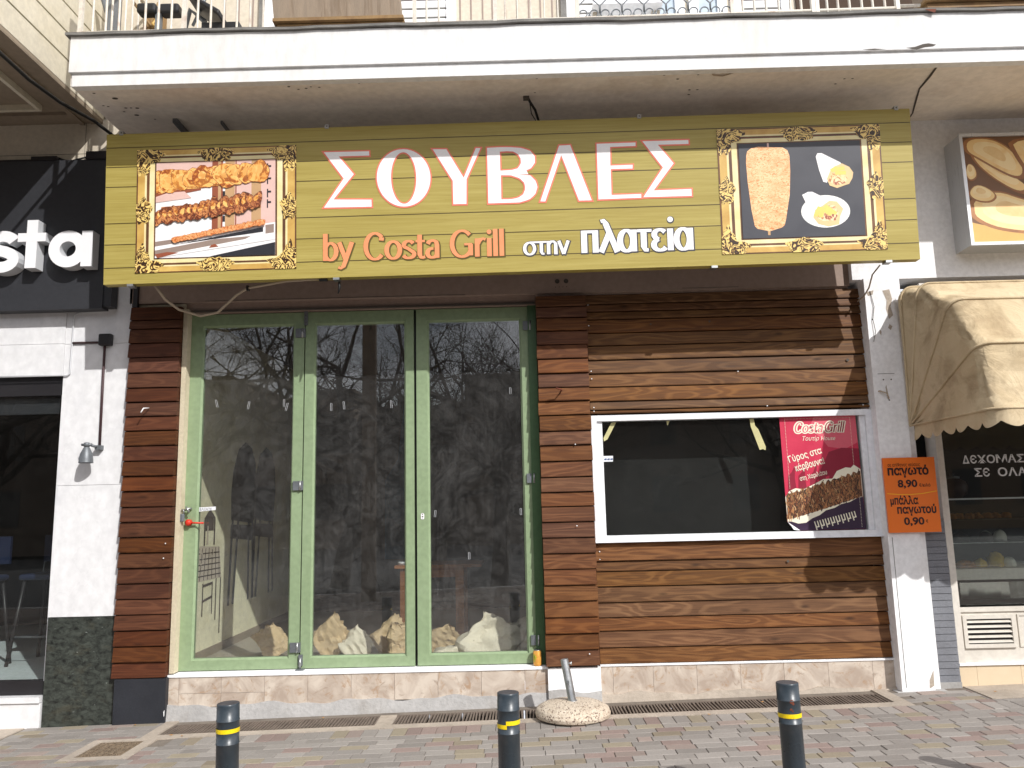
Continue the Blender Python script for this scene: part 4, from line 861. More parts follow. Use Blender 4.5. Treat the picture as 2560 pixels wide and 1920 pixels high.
pp([(.92, .22), (.99, .23), (.99, .32), (.92, .31)], 'pr_grey')
pp([(.02, .0), (.1, .02), (.2, .05), (.1, .06), (.0, .04)], 'pr_brown'); pp([(.45, .09), (.53, .10), (.5, .13), (.47, .12)], 'pr_brown')
def rowblobs(p0, p1, n, rx, rz, mm, jit=.2):
    for i in range(n):
        s_ = p0[0]+(p1[0]-p0[0])*i/(n-1); t_ = p0[1]+(p1[1]-p0[1])*i/(n-1); k_ = random.uniform(1-jit, 1+jit); rot = random.uniform(-.5, .5)
        pts = []
        for a in range(18):
            an = a*math.pi/9; r_ = k_*(1+.08*math.sin(3*an+i)+.05*math.sin(5*an+2*i)); x_, z_ = rx*r_*math.cos(an), rz*r_*math.sin(an)
            pts.append((max(.0, min(1, s_+x_*math.cos(rot)-z_*math.sin(rot)*.8)), t_+x_*math.sin(rot)*.9+z_*math.cos(rot)))
        cx = sum(p[0] for p in pts)/18; cz = sum(p[1] for p in pts)/18
        for k2, m2 in ((1.0, 'chicken_dark' if mm == 'chicken' else ('rust' if mm == 'kebab' else 'mural_dark')), (.95, mm)): pp([(cx+(p[0]-cx)*k2, cz+(p[1]-cz)*k2) for p in pts], m2)
        if mm != 'kebab': pp([(cx-.006+(p[0]-cx)*.42, cz+.02+(p[1]-cz)*.36) for p in pts], 'chicken_hi' if mm == 'chicken' else 'chicken')
pp([(.0, .875), (.0, .70), (.4, .72), (.9, .80), (.88, .93), (.5, .95)], 'chicken'); rowblobs((.03, .80), (.86, .87), 10, .095, .12, 'chicken', .25)
pp([(.05, .53), (.03, .36), (.5, .42), (.88, .50), (.88, .62), (.5, .56)], 'chicken_dark'); rowblobs((.03, .42), (.85, .57), 17, .045, .10, 'chicken_dark', .15)
pp([(.16, .155), (.92, .31), (.92, .36), (.55, .27), (.16, .21)], 'kebab'); rowblobs((.17, .18), (.90, .335), 26, .028, .032, 'kebab', .12)
m.build('roast_photo_print', SG)
# gyros print
m = MB(); ax, bx, az, bz = 1.72, 2.636, 3.444, 4.174; W_, H_ = bx-ax, bz-az; ly[0] = .0065
m.shape([F(0, 0), F(1, 0), F(1, 1), F(0, 1)], SGP, .006, 'pr_board')
pp([(.235, .95), (.25, .95), (.25, 1.0), (.235, 1.0)], 'pr_pink'); pp([(.205, .03), (.225, .03), (.225, .08), (.205, .08)], 'pr_tan')
pp([(.07, .92), (.10, .95), (.16, .965), (.36, .95), (.40, .92), (.415, .86), (.415, .70), (.40, .45), (.36, .2), (.345, .13), (.32, .105), (.22, .07), (.12, .10), (.10, .13), (.08, .3), (.06, .6), (.055, .80), (.06, .88)], 'gyros')
pp([F_ for F_ in arc(.685, .26, .20, .17, 0, 350, 35)], 'pr_plate'); pp([F_ for F_ in arc(.685, .265, .175, .145, 0, 350, 35)], 'pr_white')
pp([(.50, .44), (.55, .47), (.585, .47), (.73, .37), (.70, .30), (.60, .24), (.56, .22), (.545, .30)], 'pr_white')
pp([(.58, .20), (.62, .13), (.70, .10), (.79, .12), (.80, .20), (.83, .28), (.78, .36), (.72, .37), (.66, .32), (.60, .28)], 'pr_pita')
pp([(.61, .20), (.66, .16), (.76, .16), (.79, .24), (.76, .32), (.71, .33), (.66, .26)], 'wrap_fill')
for a_, b_ in (((.60, .21), (.64, .31)), ((.64, .20), (.67, .30)), ((.68, .32), (.77, .23)), ((.67, .28), (.73, .22))):
    l = math.hypot(b_[0]-a_[0], b_[1]-a_[1]); nx, nz = -(b_[1]-a_[1])/l*.018, (b_[0]-a_[0])/l*.018; pp([(a_[0]+nx, a_[1]+nz), (a_[0]-nx, a_[1]-nz), (b_[0]-nx, b_[1]-nz), (b_[0]+nx, b_[1]+nz)], 'pr_chip')
pp([(.63, .84), (.645, .875), (.68, .875), (.83, .77), (.85, .71), (.74, .66), (.71, .56), (.68, .57), (.65, .70)], 'pr_white')
pp([(.71, .60), (.73, .53), (.79, .50), (.86, .53), (.89, .54), (.92, .60), (.93, .66), (.90, .72), (.84, .76), (.78, .73), (.74, .68)], 'pr_pita')
pp([(.72, .58), (.78, .53), (.86, .55), (.88, .60), (.84, .66), (.76, .66)], 'wrap_fill')
for a_, b_ in (((.75, .68), (.80, .72)), ((.79, .70), (.86, .71)), ((.78, .66), (.87, .66))):
    l = math.hypot(b_[0]-a_[0], b_[1]-a_[1]); nx, nz = -(b_[1]-a_[1])/l*.02, (b_[0]-a_[0])/l*.02; pp([(a_[0]+nx, a_[1]+nz), (a_[0]-nx, a_[1]-nz), (b_[0]-nx, b_[1]-nz), (b_[0]+nx, b_[1]+nz)], 'pr_chip')
m.build('gyros_photo_print', SG)
# big lettering: outlines traced at their real size on the board
def U(x, y):    # letter drawing grid -> metres on the board
    f_ = y-(453-.0342*(x-75)); lean = -.022+(x-82)/1530*.063
    return (-1.414+(x-f_*lean-75)*.001337-.009, 3.786-f_*.001369)
big = [[(82, 138), (336, 132), (337, 157), (165, 162), (248, 263), (130, 407), (344, 407), (345, 447), (75, 453), (190, 288)],
       [(693, 120), (770, 120), (866, 282), (935, 113), (962, 113), (882, 290), (880, 430), (806, 432), (804, 300)],
       [(1297, 415), (1402, 98), (1464, 95), (1587, 408), (1515, 410), (1414, 152), (1325, 415)],
       [(1612, 88), (1830, 80), (1830, 100), (1688, 106), (1690, 212), (1815, 207), (1815, 228), (1692, 232), (1698, 378), (1865, 372), (1866, 393), (1625, 403)],
       [(1868, 73), (2125, 66), (2127, 88), (1955, 93), (2045, 198), (1935, 352), (2147, 343), (2150, 382), (1877, 390), (1985, 222)]]
rings = [(arc(528, 283, 151, 163, 0, 354, 47), arc(528, 284, 71, 146, 0, 354, 47))]
to = [(1068, 108), (1130, 108), (1190, 112), (1240, 128), (1266, 160), (1267, 195), (1245, 228), (1200, 248)]; ti = [(1070, 134), (1110, 131), (1145, 133), (1172, 148), (1186, 172), (1188, 200), (1170, 228), (1130, 240), (1072, 242)]
bo = [(1190, 248), (1240, 268), (1272, 300), (1281, 335), (1268, 375), (1235, 405), (1180, 421), (1068, 425)]; bi = [(1075, 268), (1130, 268), (1180, 284), (1208, 312), (1212, 345), (1200, 375), (1172, 395), (1130, 403), (1077, 404)]
bout = [(998, 112), (1068, 108)]+to[1:]+bo[1:]+[(1004, 427)]
def bigtext(d0, mm, grow, name):
    d = MB(); i = 0
    for pts in big:
        i += 1; P_ = [U(*p) for p in pts]; d.shape(offset_poly(P_, grow) if grow else P_, SGP, d0+i*.0001, mm)
    for o, q in rings:
        i += 1; O, Q = [U(*p) for p in o], [U(*p) for p in q]
        if grow: O, Q = offset_poly(O, grow), offset_poly(Q, -grow)
        d.strip(O, Q, SGP, d0+i*.0001, mm, 0, True)
    # beta: outer outline with two counters joined by slits
    i += 1; O = [U(*p) for p in bout]; T1 = [U(*p) for p in ti]; T2 = [U(*p) for p in bi]
    if grow: O, T1, T2 = offset_poly(O, grow), offset_poly(T1, -grow), offset_poly(T2, -grow)
    stem = [O[0], (T1[0][0], O[0][1]), (T2[-1][0], O[-1][1]), O[-1]]
    d.shape([O[0], (T1[0][0]-.0, O[1][1]), T1[0], T1[-1], T2[0], T2[-1], (T2[-1][0], O[-1][1]), O[-1]], SGP, d0+i*.0001, mm)
    def band(outer, inner, k_):
        import itertools
        def res(P_, n_=24):
            L = [0]
            for a, b in zip(P_[:-1], P_[1:]): L.append(L[-1]+math.hypot(b[0]-a[0], b[1]-a[1]))
            out = []
            for j in range(n_+1):
                s_ = L[-1]*j/n_; x_ = 0
                while x_ < len(L)-2 and L[x_+1] < s_: x_ += 1
                f_ = (s_-L[x_])/max(1e-9, L[x_+1]-L[x_]); out.append((P_[x_][0]+(P_[x_+1][0]-P_[x_][0])*f_, P_[x_][1]+(P_[x_+1][1]-P_[x_][1])*f_))
            return out
        d.strip(res(outer), res(inner), SGP, d0+k_*.0001, mm)
    nt = len(to); band([(T1[0][0], O[1][1])]+O[2:nt+1]+[(T1[-1][0], T1[-1][1]-.012)], T1, i+1)
    band([(T2[0][0], T2[0][1]+.012)]+O[nt+1:-2]+[(T2[-1][0], O[-1][1])], T2, i+2)
    d.shape([(T1[-1][0], T1[-1][1]), U(1215, 232), U(1230, 262), (T2[0][0], T2[0][1])], SGP, d0+(i+3)*.0001, mm)
    d.build(name, SG)
bigtext(.0018, 'pr_border', .011, 'lettering_outline'); bigtext(.0034, 'pr_white', 0, 'lettering')
for nm, mm, d0, gr, sh in (('lettering_shadow', 'pr_olivedark', .0016, .006, .006), ('lettering', 'pr_coral', .0030, .0, 0)):
    for tx, a, b, v, xh in (('by', -1.43, -1.205, 3.378, .137), ('Costa', -1.125, -.55, 3.375, .138), ('Grill', -.478, -.062, 3.374, .138)):
        d = MB(); pen_text(d, tx, a+sh, b+sh, v-sh, xh, SGP, d0, mm, .25, .12, 0, gr); d.build(nm, SG)
for nm, mm, d0, gr, sh in (('lettering_shadow', 'pr_board', .0016, .007, .003), ('lettering', 'pr_white', .0030, .0, 0)):
    for tx, a, b, v, xh, tk in (('στην', .073, .418, 3.375, .100, .25), ('πλατεία', .510, 1.350, 3.376, .166, .27)):
        d = MB(); pen_text(d, tx, a+sh, b+sh, v-sh, xh, SGP, d0, mm, tk, .13, 0, gr); d.build(nm, SG)
for u_ in (-2.97, -1.4, .98, 2.93):
    x, y, z = SGP(u_, 4.412, 0); d = MB(); d.box(x-.015, x+.015, y-.005, y+.04, z-.01, z+.022, 'steel'); d.lathe([(0, 0), (.006, 0)], (x, y-.0055, z+.008), 'seam', 8, axis=(0, -1, 0)); d.build('clip', SG)
for u_ in (-2.88, -1.33, 1.5, 2.8):
    x, y, z = SGP(u_, 3.25, 0); d = MB(); d.box(x-.025, x+.02, y-.004, y+.06, z-.018, z-.001, 'steel'); d.build('clip', SG)
d = MB()
for u_ in (-2.6, -.9, .9, 2.6): d.box(u_-.02, u_+.02, -.50, 0., 3.86, 3.90, 'grey_metal'); d.box(u_-.02, u_+.02, -.50, -.47, 3.28, 4.33, 'grey_metal')
d.box(2.99, 3.02, -.52, -.40, 4.09, 4.27, 'black_plastic'); d.build('mounting_bars', SG)

# ------------------------------------------------------------------ cables
d = MB(); d.tube([(-2.70, -.50, 3.235), (-2.66, -.36, 3.135), (-2.613, -.22, 3.09), (-2.467, -.16, 3.05), (-2.323, -.18, 3.07), (-2.12, -.34, 3.165), (-2.005, -.44, 3.185), (-1.69, -.52, 3.208), (-1.43, -.54, 3.213)], .011, 'cable', 7); d.box(-1.44, -1.38, -.555, -.525, 3.195, 3.219, 'black_plastic'); d.box(-2.01, -1.995, -.46, -.42, 3.165, 3.20, 'black_plastic')
tag(d.build('sign_cable'), 'cream cable drooping below the left end of the olive sign', 'cable')
d = MB(); d.tube([(-1.30, -.52, 3.205), (-1.295, -.52, 3.15), (-1.305, -.52, 3.10)], [.008, .012, .004], 'cable_black', 6); tag(d.build('cable_end'), 'short black cable end dangling below the sign above the doors', 'cable')
d = MB(); d.tube([(.135, -.66, 4.538), (.15, -.65, 4.51), (.19, -.58, 4.48), (.225, -.50, 4.40), (.23, -.46, 4.28)], .010, 'cable_black', 7); d.tube([(.145, -.65, 4.535), (.16, -.60, 4.44), (.20, -.54, 4.40), (.225, -.50, 4.43)], .004, 'cable_black', 5); d.box(.10, .145, -.69, -.655, 4.515, 4.545, 'seam')
tag(d.build('ceiling_cable'), 'black cable hanging from a hole in the soffit behind the sign top', 'cable')
d = MB(); d.tube([(1.45, -1.0, 4.508), (1.51, -.98, 4.508), (1.60, -.99, 4.508), (1.52, -.94, 4.51), (1.455, -.95, 4.51), (1.44, -.97, 4.508), (1.47, -1.0, 4.507), (1.94, -1.03, 4.505)], .005, 'cable', 6); tag(d.build('soffit_wire'), 'thin looped wire stapled to the soffit edge below the white fascia', 'wire')
d = MB(); d.tube([(2.70, -.52, 3.21), (2.765, -.25, 3.22), (2.77, -.16, 3.14), (2.74, -.12, 3.08), (2.72, -.05, 3.06)], .006, 'cable', 6); d.tube([(2.80, -.105, 3.13), (2.82, -.108, 3.0), (2.80, -.11, 2.9), (2.81, -.115, 2.8), (2.79, -.11, 2.72)], .0025, 'seam', 5)
tag(d.build('pillar_wire'), 'grey wire hanging from the sign to the top of the white pillar', 'wire')
d = MB(); d.tube([(2.765, -.02, 2.33), (2.80, -.115, 2.33), (2.85, -.12, 2.31), (2.866, -.105, 2.27)], .006, 'cable', 6); tag(d.build('wire_stub'), 'short bent wire stub poking from the middle of the white pillar', 'wire')
d = MB(); d.tube([(-3.40, -2.2, 4.72), (-3.40, -1.37, 4.59), (-3.40, -1.03, 4.58), (-3.39, -.66, 4.605), (-3.36, -.24, 4.67), (-3.28, -.04, 4.62), (-3.15, -.02, 4.585)], .014, 'cable_black', 7); tag(d.build('overhead_cable'), 'thick black cable slung under the beige bay at upper left', 'cable')

# ------------------------------------------------------------------ left neighbour
L = thing('corner_building', (-4.5, 0, 0), 'neighbouring building with white marble front, dark granite foot and beige panelled bay', 'building')
m = MB(); sm_ = .0025
def slab(x0, x1, z0, z1, mm='marble', y=0.): m.box(x0+sm_/2, x1-sm_/2, y, .2, z0+sm_/2, z1-sm_/2, mm)
slab(-3.612, -3.09, .766, 1.76); slab(-3.612, -3.09, 1.76, 2.885); slab(-3.612, -3.09, 2.885, 3.6); slab(-3.612, -3.09, 3.6, 4.45); slab(-5.5, -3.612, 2.636, 2.89, y=-.008); slab(-5.5, -3.612, 2.89, 3.6, y=-.008); slab(-6.6, -5.5, .0, 3.6)
m.build('marble_cladding', L)
m = MB(); m.box(-3.09-.02, -3.05, .03, .2, -.05, 4.45, 'seam'); m.box(-5.5, -3.1, .12, .21, .0, .01, 'seam'); m.build('dark_joint', L)
m = MB(); m.box(-3.605, -3.052, -.004, .2, -.05, .764, 'granite'); m.build('granite_plinth', L)
m = MB(); m.box(-6, -3.115, -.004, .2, 4.452, 4.80, 'beige_panel'); m.box(-3.55, -3.548, -.007, .0, 4.452, 4.79, 'seam'); m.box(-5, -3.12, -.006, .0, 4.50, 4.503, 'seam'); m.build('upper_wall', L)
m = MB(); m.box(-5.5, -3.612, -.02, .3, -.06, .150, 'marble'); m.box(-5.5, -3.615, -.035, .3, .153, .195, 'marble'); m.build('doorstep', L)
m = MB(); m.box(-5.5, -3.612, .04, .1, .20, .30, 'black_plastic'); m.box(-5.5, -3.612, .04, .1, 2.48, 2.634, 'black_plastic'); m.box(-5.5, -3.612, .10, .13, 2.34, 2.48, 'dark_sign'); m.box(-3.63, -3.612, .03, .1, .3, 2.48, 'white_frame'); p = m.build('shop_window_frame', L)
m = MB(); m.box(-5.5, -3.63, .06, .066, .30, 2.48, 'glass_clean'); m.build('glass', p)
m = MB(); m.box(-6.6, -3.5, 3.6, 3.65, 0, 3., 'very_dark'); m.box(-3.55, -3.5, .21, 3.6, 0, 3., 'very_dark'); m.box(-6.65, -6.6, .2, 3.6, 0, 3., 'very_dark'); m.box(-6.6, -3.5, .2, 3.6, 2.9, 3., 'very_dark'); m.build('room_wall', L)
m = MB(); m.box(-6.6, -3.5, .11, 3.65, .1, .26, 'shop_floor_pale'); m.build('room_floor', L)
# projecting bay with horizontal siding
m = MB(); zb = 4.80; xs_ = -3.41
for i in range(9):
    z0 = zb+i*.215; m.box(-8.5, xs_, -4.2, -.0, z0, z0+.199, 'bay_siding'); m.box(-8.5, xs_-.014, -4.19, -.0, z0+.199, z0+.215, 'seam')
m.build('bay', L)
m = MB()
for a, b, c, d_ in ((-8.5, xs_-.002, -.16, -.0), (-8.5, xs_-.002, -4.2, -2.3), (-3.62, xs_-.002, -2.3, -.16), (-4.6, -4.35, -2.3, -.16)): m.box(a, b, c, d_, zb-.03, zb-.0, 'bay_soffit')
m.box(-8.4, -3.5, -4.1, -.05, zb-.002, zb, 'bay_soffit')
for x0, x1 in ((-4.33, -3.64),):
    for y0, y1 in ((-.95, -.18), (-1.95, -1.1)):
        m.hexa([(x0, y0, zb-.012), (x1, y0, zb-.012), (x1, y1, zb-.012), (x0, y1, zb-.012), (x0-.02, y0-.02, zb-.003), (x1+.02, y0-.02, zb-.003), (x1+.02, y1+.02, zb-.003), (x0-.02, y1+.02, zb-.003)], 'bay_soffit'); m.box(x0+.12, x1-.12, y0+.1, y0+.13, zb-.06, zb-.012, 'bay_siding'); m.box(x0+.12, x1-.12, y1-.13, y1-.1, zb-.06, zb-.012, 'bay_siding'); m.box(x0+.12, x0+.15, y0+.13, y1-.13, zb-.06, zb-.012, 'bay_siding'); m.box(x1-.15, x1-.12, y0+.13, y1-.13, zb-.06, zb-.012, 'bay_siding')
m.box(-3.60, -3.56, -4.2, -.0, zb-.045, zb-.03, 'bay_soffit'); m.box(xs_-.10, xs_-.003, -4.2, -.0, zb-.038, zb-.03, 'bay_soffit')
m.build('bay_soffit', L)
# bar stools inside
def stool(loc, lb):
    t = thing('bar_stool', loc, lb, 'stool', 'stools inside the dark left shop'); x, y, z = loc
    d = MB(); d.box(x-.2, x+.2, y-.2, y+.2, .98, 1.03, 'seat_blue'); q = d.build('seat', t); bv = q.modifiers.new('bevel', 'BEVEL'); bv.width = .02; bv.segments = 2
    d = MB(); d.box(x-.2, x+.2, y+.17, y+.2, 1.12, 1.36, 'seat_blue'); d.build('backrest', t)
    for sx in (-1, 1):
        for sy in (-1, 1): d = MB(); d.tube([(x+sx*.16, y+sy*.16, .98), (x+sx*.23, y+sy*.23, .26)], .016, 'black_plastic', 6); d.build('leg', t)
    d = MB(); d.tube([(x-.2, y-.2, .5), (x+.2, y-.2, .5)], .01, 'grey_metal', 6); d.tube([(x-.2, y+.18, 1.0), (x-.18, y+.19, 1.3)], .01, 'grey_metal', 6); d.build('footrest', t)
stool((-4.22, 1.1, .26), 'blue seated bar stool nearest the edge of the left shop window'); stool((-4.75, .8, .26), 'blue seated bar stool cut off by the left edge of the picture')
# charcoal fascia sign with raised letters
t = thing('fascia_sign', (-4.2, -.1, 3.13), 'charcoal sign board with thick white letters sta left of the olive sign', 'sign')
m = MB(); m.box(-6, -3.263, -.13, -.03, 3.14, 4.39, 'dark_sign'); m.box(-3.263, -3.20, -.12, -.02, 3.16, 4.36, 'dark_sign'); m.build('board', t)
m = MB(); m.box(-3.46, -3.22, -.145, -.03, 4.39, 4.455, 'black_plastic'); m.box(-3.91, -3.70, -.14, -.03, 4.39, 4.425, 'black_plastic'); m.box(-6, -3.91, -.12, -.03, 4.39, 4.41, 'black_plastic'); m.tube([(-3.70, -.1, 4.42), (-3.62, -.1, 4.39), (-3.46, -.1, 4.43)], .008, 'cable_black', 5); m.build('top_cap', t)
th_m[0] = 'letter_side'; FP = XZ(-.13); cw = lambda a, b: .088
d = MB(); d.pen(arc(-4.02, 3.655, .09, .062, 20, 200, 12)+[(-4.06, 3.605), (-4.0, 3.59)]+arc(-4.03, 3.527, .10, .064, 50, -165, 14), cw, FP, .105, 'letter_white', .10); d.build('letter', t)
d = MB(); d.pen([(-3.794, 3.845), (-3.794, 3.452)], lambda a, b: .087, FP, .105, 'letter_white', .10); d.shape([(-3.905, 3.668), (-3.684, 3.668), (-3.684, 3.738), (-3.905, 3.738)], FP, .1055, 'letter_white', .10); d.build('letter', t)
d = MB(); d.pen(ring(-3.505, 3.600, .108, .106, 32), lambda a, b: .088, FP, .105, 'letter_white', .10, True); d.shape([(-3.397, 3.455), (-3.312, 3.455), (-3.312, 3.745), (-3.397, 3.745)], FP, .1055, 'letter_white', .10); d.build('letter', t)
th_m[0] = None
# lamp on the marble with its conduit
t = thing('spot_lamp', (-3.30, -.06, 2.05), 'small grey bell shaped spot lamp on the white marble wall', 'lamp')
d = MB(); d.lathe([(.012, .0), (.022, -.012), (.030, -.03), (.044, -.06), (.050, -.10), (.052, -.125), (.053, -.13), (.047, -.13), (.044, -.10), (.03, -.04), (0, -.02)], (-3.335, -.10, 2.055), 'grey_metal', 24); d.build('shade', t)
d = MB(); d.lathe([(0, .0), (.022, 0), (.022, .03), (.012, .034), (0, .036)], (-3.335, -.10, 2.05), 'grey_metal', 16); d.tube([(-3.375, -.10, 2.066), (-3.295, -.10, 2.066)], .010, 'grey_metal', 8); d.tube([(-3.30, -.10, 2.06), (-3.285, -.02, 2.05)], .011, 'grey_metal', 8); d.box(-3.30, -3.255, -.05, -.0, 2.03, 2.065, 'grey_metal'); d.build('bracket', t)
t = thing('junction_box', (-3.27, -.03, 2.90), 'black junction box with a thin dark conduit running down to the spot lamp', 'junction box')
d = MB(); d.box(-3.322, -3.222, -.055, .0, 2.86, 2.955, 'black_plastic'); q = d.build('box', t); bv = q.modifiers.new('bevel', 'BEVEL'); bv.width = .012; bv.segments = 3
d = MB(); d.tube([(-3.285, -.015, 2.862), (-3.28, -.015, 2.065)], .010, 'conduit', 8); d.tube([(-3.322, -.013, 2.893), (-3.545, -.013, 2.893)], .008, 'conduit', 8); d.build('conduit', t)
d = MB(); d.tube([(-3.27, -.01, 3.34), (-3.262, -.01, 3.17), (-3.28, -.01, 3.148), (-3.5, -.01, 3.14), (-3.55, -.01, 3.12), (-3.55, -.01, 2.92), (-3.552, -.014, 2.7), (-3.552, -.014, 2.645), (-3.57, -.014, 2.63), (-4.2, -.014, 2.628)], .006, 'letter_side', 6); tag(d.build('wall_cable'), 'thin white cable edging the marble below the charcoal sign', 'cable')
# padlock and red hook on the left door leaf
t = thing('padlock', (-2.61, .05, 1.5), 'small padlock on a zinc hasp at the left green door edge', 'padlock')
d = MB(); d.box(-2.638, -2.605, .0, .03, 1.46, 1.52, 'grey_metal'); q = d.build('body', t); bv = q.modifiers.new('bevel', 'BEVEL'); bv.width = .006; bv.segments = 2
d = MB(); d.tube([(-2.633, .015, 1.52), (-2.633, .015, 1.545), (-2.622, .015, 1.556), (-2.611, .015, 1.545), (-2.611, .015, 1.52)], .0045, 'steel', 7); d.tube([(-2.625, .035, 1.545), (-2.58, .04, 1.56), (-2.575, .07, 1.56)], .009, 'steel', 8); d.tube([(-2.60, .03, 1.575), (-2.575, .03, 1.53)], .008, 'steel', 8); d.build('shackle', t)
t = thing('door_rod', (-2.58, .05, 1.45), 'bright red plastic rod with round grip on the left green door leaf', 'door rod')
d = MB(); d.lathe([(0, .0), (.016, 0), (.026, .012), (.02, .03), (.026, .042), (.012, .05), (0, .052)], (-2.585, .08, 1.452), 'red_plastic', 10, axis=(0, -1, 0)); d.build('grip', t)
d = MB(); d.tube([(-2.57, .045, 1.45), (-2.47, .06, 1.446)], .007, 'red_plastic', 6); d.build('rod', t)

# ------------------------------------------------------------------ right: bakery
K = thing('bakery_shopfront', (3.9, 0, 0), 'cream framed bakery window with white Greek lettering and a louvred base', 'shopfront')
m = MB(); m.box(3.224, 3.275, -.04, .12, .29, 3.2, 'cream_frame'); m.box(3.275, 5.6, -.02, .12, .27, .69, 'cream_frame'); m.box(3.275, 5.6, -.035, .12, .655, .690, 'cream_frame'); m.box(3.224, 5.6, -.03, .12, 2.55, 2.62, 'cream_frame'); m.build('frame', K)
m = MB(); m.box(3.225, 5.6, -.045, .1, .272, .290, 'white_frame'); m.build('sill', K)
m = MB(); x = 3.225
for xe in (3.355, 3.68, 4.0, 4.33, 4.66, 5.0, 5.6): m.box(x+.001, xe-.001, -.03, .1, .095, .271, 'beige_tile'); x = xe
m.build('base_tiles', K)
m = MB(); frame4(m, 3.285, 3.675, .395, .632, .028, -.04, -.02, 'cream_frame'); m.box(3.313, 3.647, -.0215, -.018, .423, .604, 'black_plastic'); lv = m.build('louvre_vent', K)
m = MB()
for q in range(5): z_ = .432+q*.036; m.hexa([(3.313, -.038, z_), (3.647, -.038, z_), (3.647, -.0225, z_+.004), (3.313, -.0225, z_+.004), (3.313, -.036, z_+.009), (3.647, -.036, z_+.009), (3.647, -.0225, z_+.016), (3.313, -.0225, z_+.016)], 'cream_frame')
m.build('slats', lv)
m = MB(); frame4(m, 3.70, 4.10, .395, .632, .012, -.028, -.02, 'cream_frame'); m.build('blank_panel', K)
m = MB(); m.box(3.275, 5.6, .03, .036, .69, 2.55, 'glass_clean'); m.build('glass', K)
BX = XZ(.03); m = MB()
for tx, a, b, zz in (('Δ', 3.452, 3.505, 1.765), ('Є', 3.512, 3.562, 1.765), ('Χ', 3.567, 3.637, 1.765), ('Ο', 3.640, 3.705, 1.765), ('Μ', 3.712, 3.797, 1.765), ('Α', 3.802, 3.87, 1.765), ('Σ', 3.875, 3.93, 1.765), (None, 0, 0, 0), ('Σ', 3.535, 3.592, 1.662), ('Є', 3.60, 3.652, 1.662), ('Ο', 3.715, 3.788, 1.662), ('Λ', 3.795, 3.865, 1.662), ('Α', 3.87, 3.935, 1.662)):
    if tx is None: m.build('lettering', K); m = MB(); continue
    font_text(m, tx, a, b, zz, .06 if zz > 1.7 else .062, BX, .002, 'white_frame', .022)
m.build('lettering', K)
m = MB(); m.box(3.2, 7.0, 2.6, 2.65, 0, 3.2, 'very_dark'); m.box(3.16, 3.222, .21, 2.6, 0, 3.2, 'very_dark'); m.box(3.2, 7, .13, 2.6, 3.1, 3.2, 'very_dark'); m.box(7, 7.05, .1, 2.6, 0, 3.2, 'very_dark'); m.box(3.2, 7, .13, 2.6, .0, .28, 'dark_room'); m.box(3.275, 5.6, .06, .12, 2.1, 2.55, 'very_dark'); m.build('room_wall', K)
# display counter
t = thing('display_counter', (4.1, .4, .28), 'glass pastry counter with polished steel front behind the bakery window', 'counter')
m = MB(); m.box(3.47, 5.4, .33, .95, .852, .937, 'fridge'); m.box(3.44, 5.4, .40, .95, .28, .83, 'black_plastic'); m.build('body', t)
m = MB(); nn = 20
for i in range(nn):
    a, b = 3.50+1.3*i/nn, 3.50+1.3*(i+1)/nn; e = lambda q: .012*math.sin((q-3.5)*9)+.006*math.sin((q-3.5)*23)
    m.poly([(a, .352+e(a)*.5, .70), (b, .352+e(b)*.5, .70), (b, .354-e(b)*.3, .83), (a, .354-e(a)*.3, .83)], 'frost', True)
m.build('steel_front', t)
m = MB(); 
for z_ in (1.14, 1.325): m.box(3.46, 5.4, .37, .9, z_-.008, z_, 'black_board' if 'black_board' in mt else 'dark_room')
m.box(3.455, 5.4, .33, .9, 1.485, 1.497, 'alu'); m.box(3.455, 3.47, .33, .345, .937, 1.485, 'alu'); m.box(3.46, 5.4, .345, .355, 1.137, 1.142, 'alu'); m.build('shelves', t)
m = MB(); m.box(3.47, 5.4, .334, .338, .94, 1.484, 'glass_clean'); m.build('glass', t)
def lump(name, loc, r, mm, label, cat, group=None, rough=.2, sub=3):
    bm = bmesh.new(); bmesh.ops.create_icosphere(bm, subdivisions=sub, radius=1.)
    ph = [random.uniform(0, 6) for _ in range(6)]
    for v in bm.verts:
        c = v.co.copy(); k_ = 1+rough*(.5*math.sin(5*c.x+ph[0])*math.sin(4*c.y+ph[1])+.4*math.sin(9*c.z+ph[2])*math.sin(8*c.x+ph[3])+.2*random.uniform(-1, 1))
        v.co = Vector((c.x*r[0]*k_, c.y*r[1]*k_, max(-.35, c.z)*r[2]*k_))
    zmin = min(v.co.z for v in bm.verts)
    for v in bm.verts: v.co.z -= zmin
    me = bpy.data.meshes.new(name); bm.to_mesh(me); bm.free(); me.materials.append(mt[mm])
    for p_ in me.polygons: p_.use_smooth = True
    o = bpy.data.objects.new(name, me); COL.objects.link(o); o.location = loc; return tag(o, label, cat, group)
lump('roll_cake', (3.62, .46, .938), (.085, .05, .045), 'honey_pastry', 'brown roll cake at the left end of the lowest counter shelf', 'cake', 'cakes in the pastry counter'); lump('sponge_cake', (3.745, .46, .938), (.05, .05, .05), 'yellow_cake', 'flat yellow sponge slice beside the roll cake on the lowest shelf', 'cake', 'cakes in the pastry counter')
lump('sponge_cake', (3.87, .46, .938), (.062, .06, .085), 'yellow_cake', 'tall crumbly yellow sponge cake in the middle of the lowest shelf', 'cake', 'cakes in the pastry counter', .3); lump('cream_cake', (3.975, .46, .938), (.048, .05, .055), 'cream_cake', 'chocolate based cake topped with white cream on the lowest shelf', 'cake', 'cakes in the pastry counter')
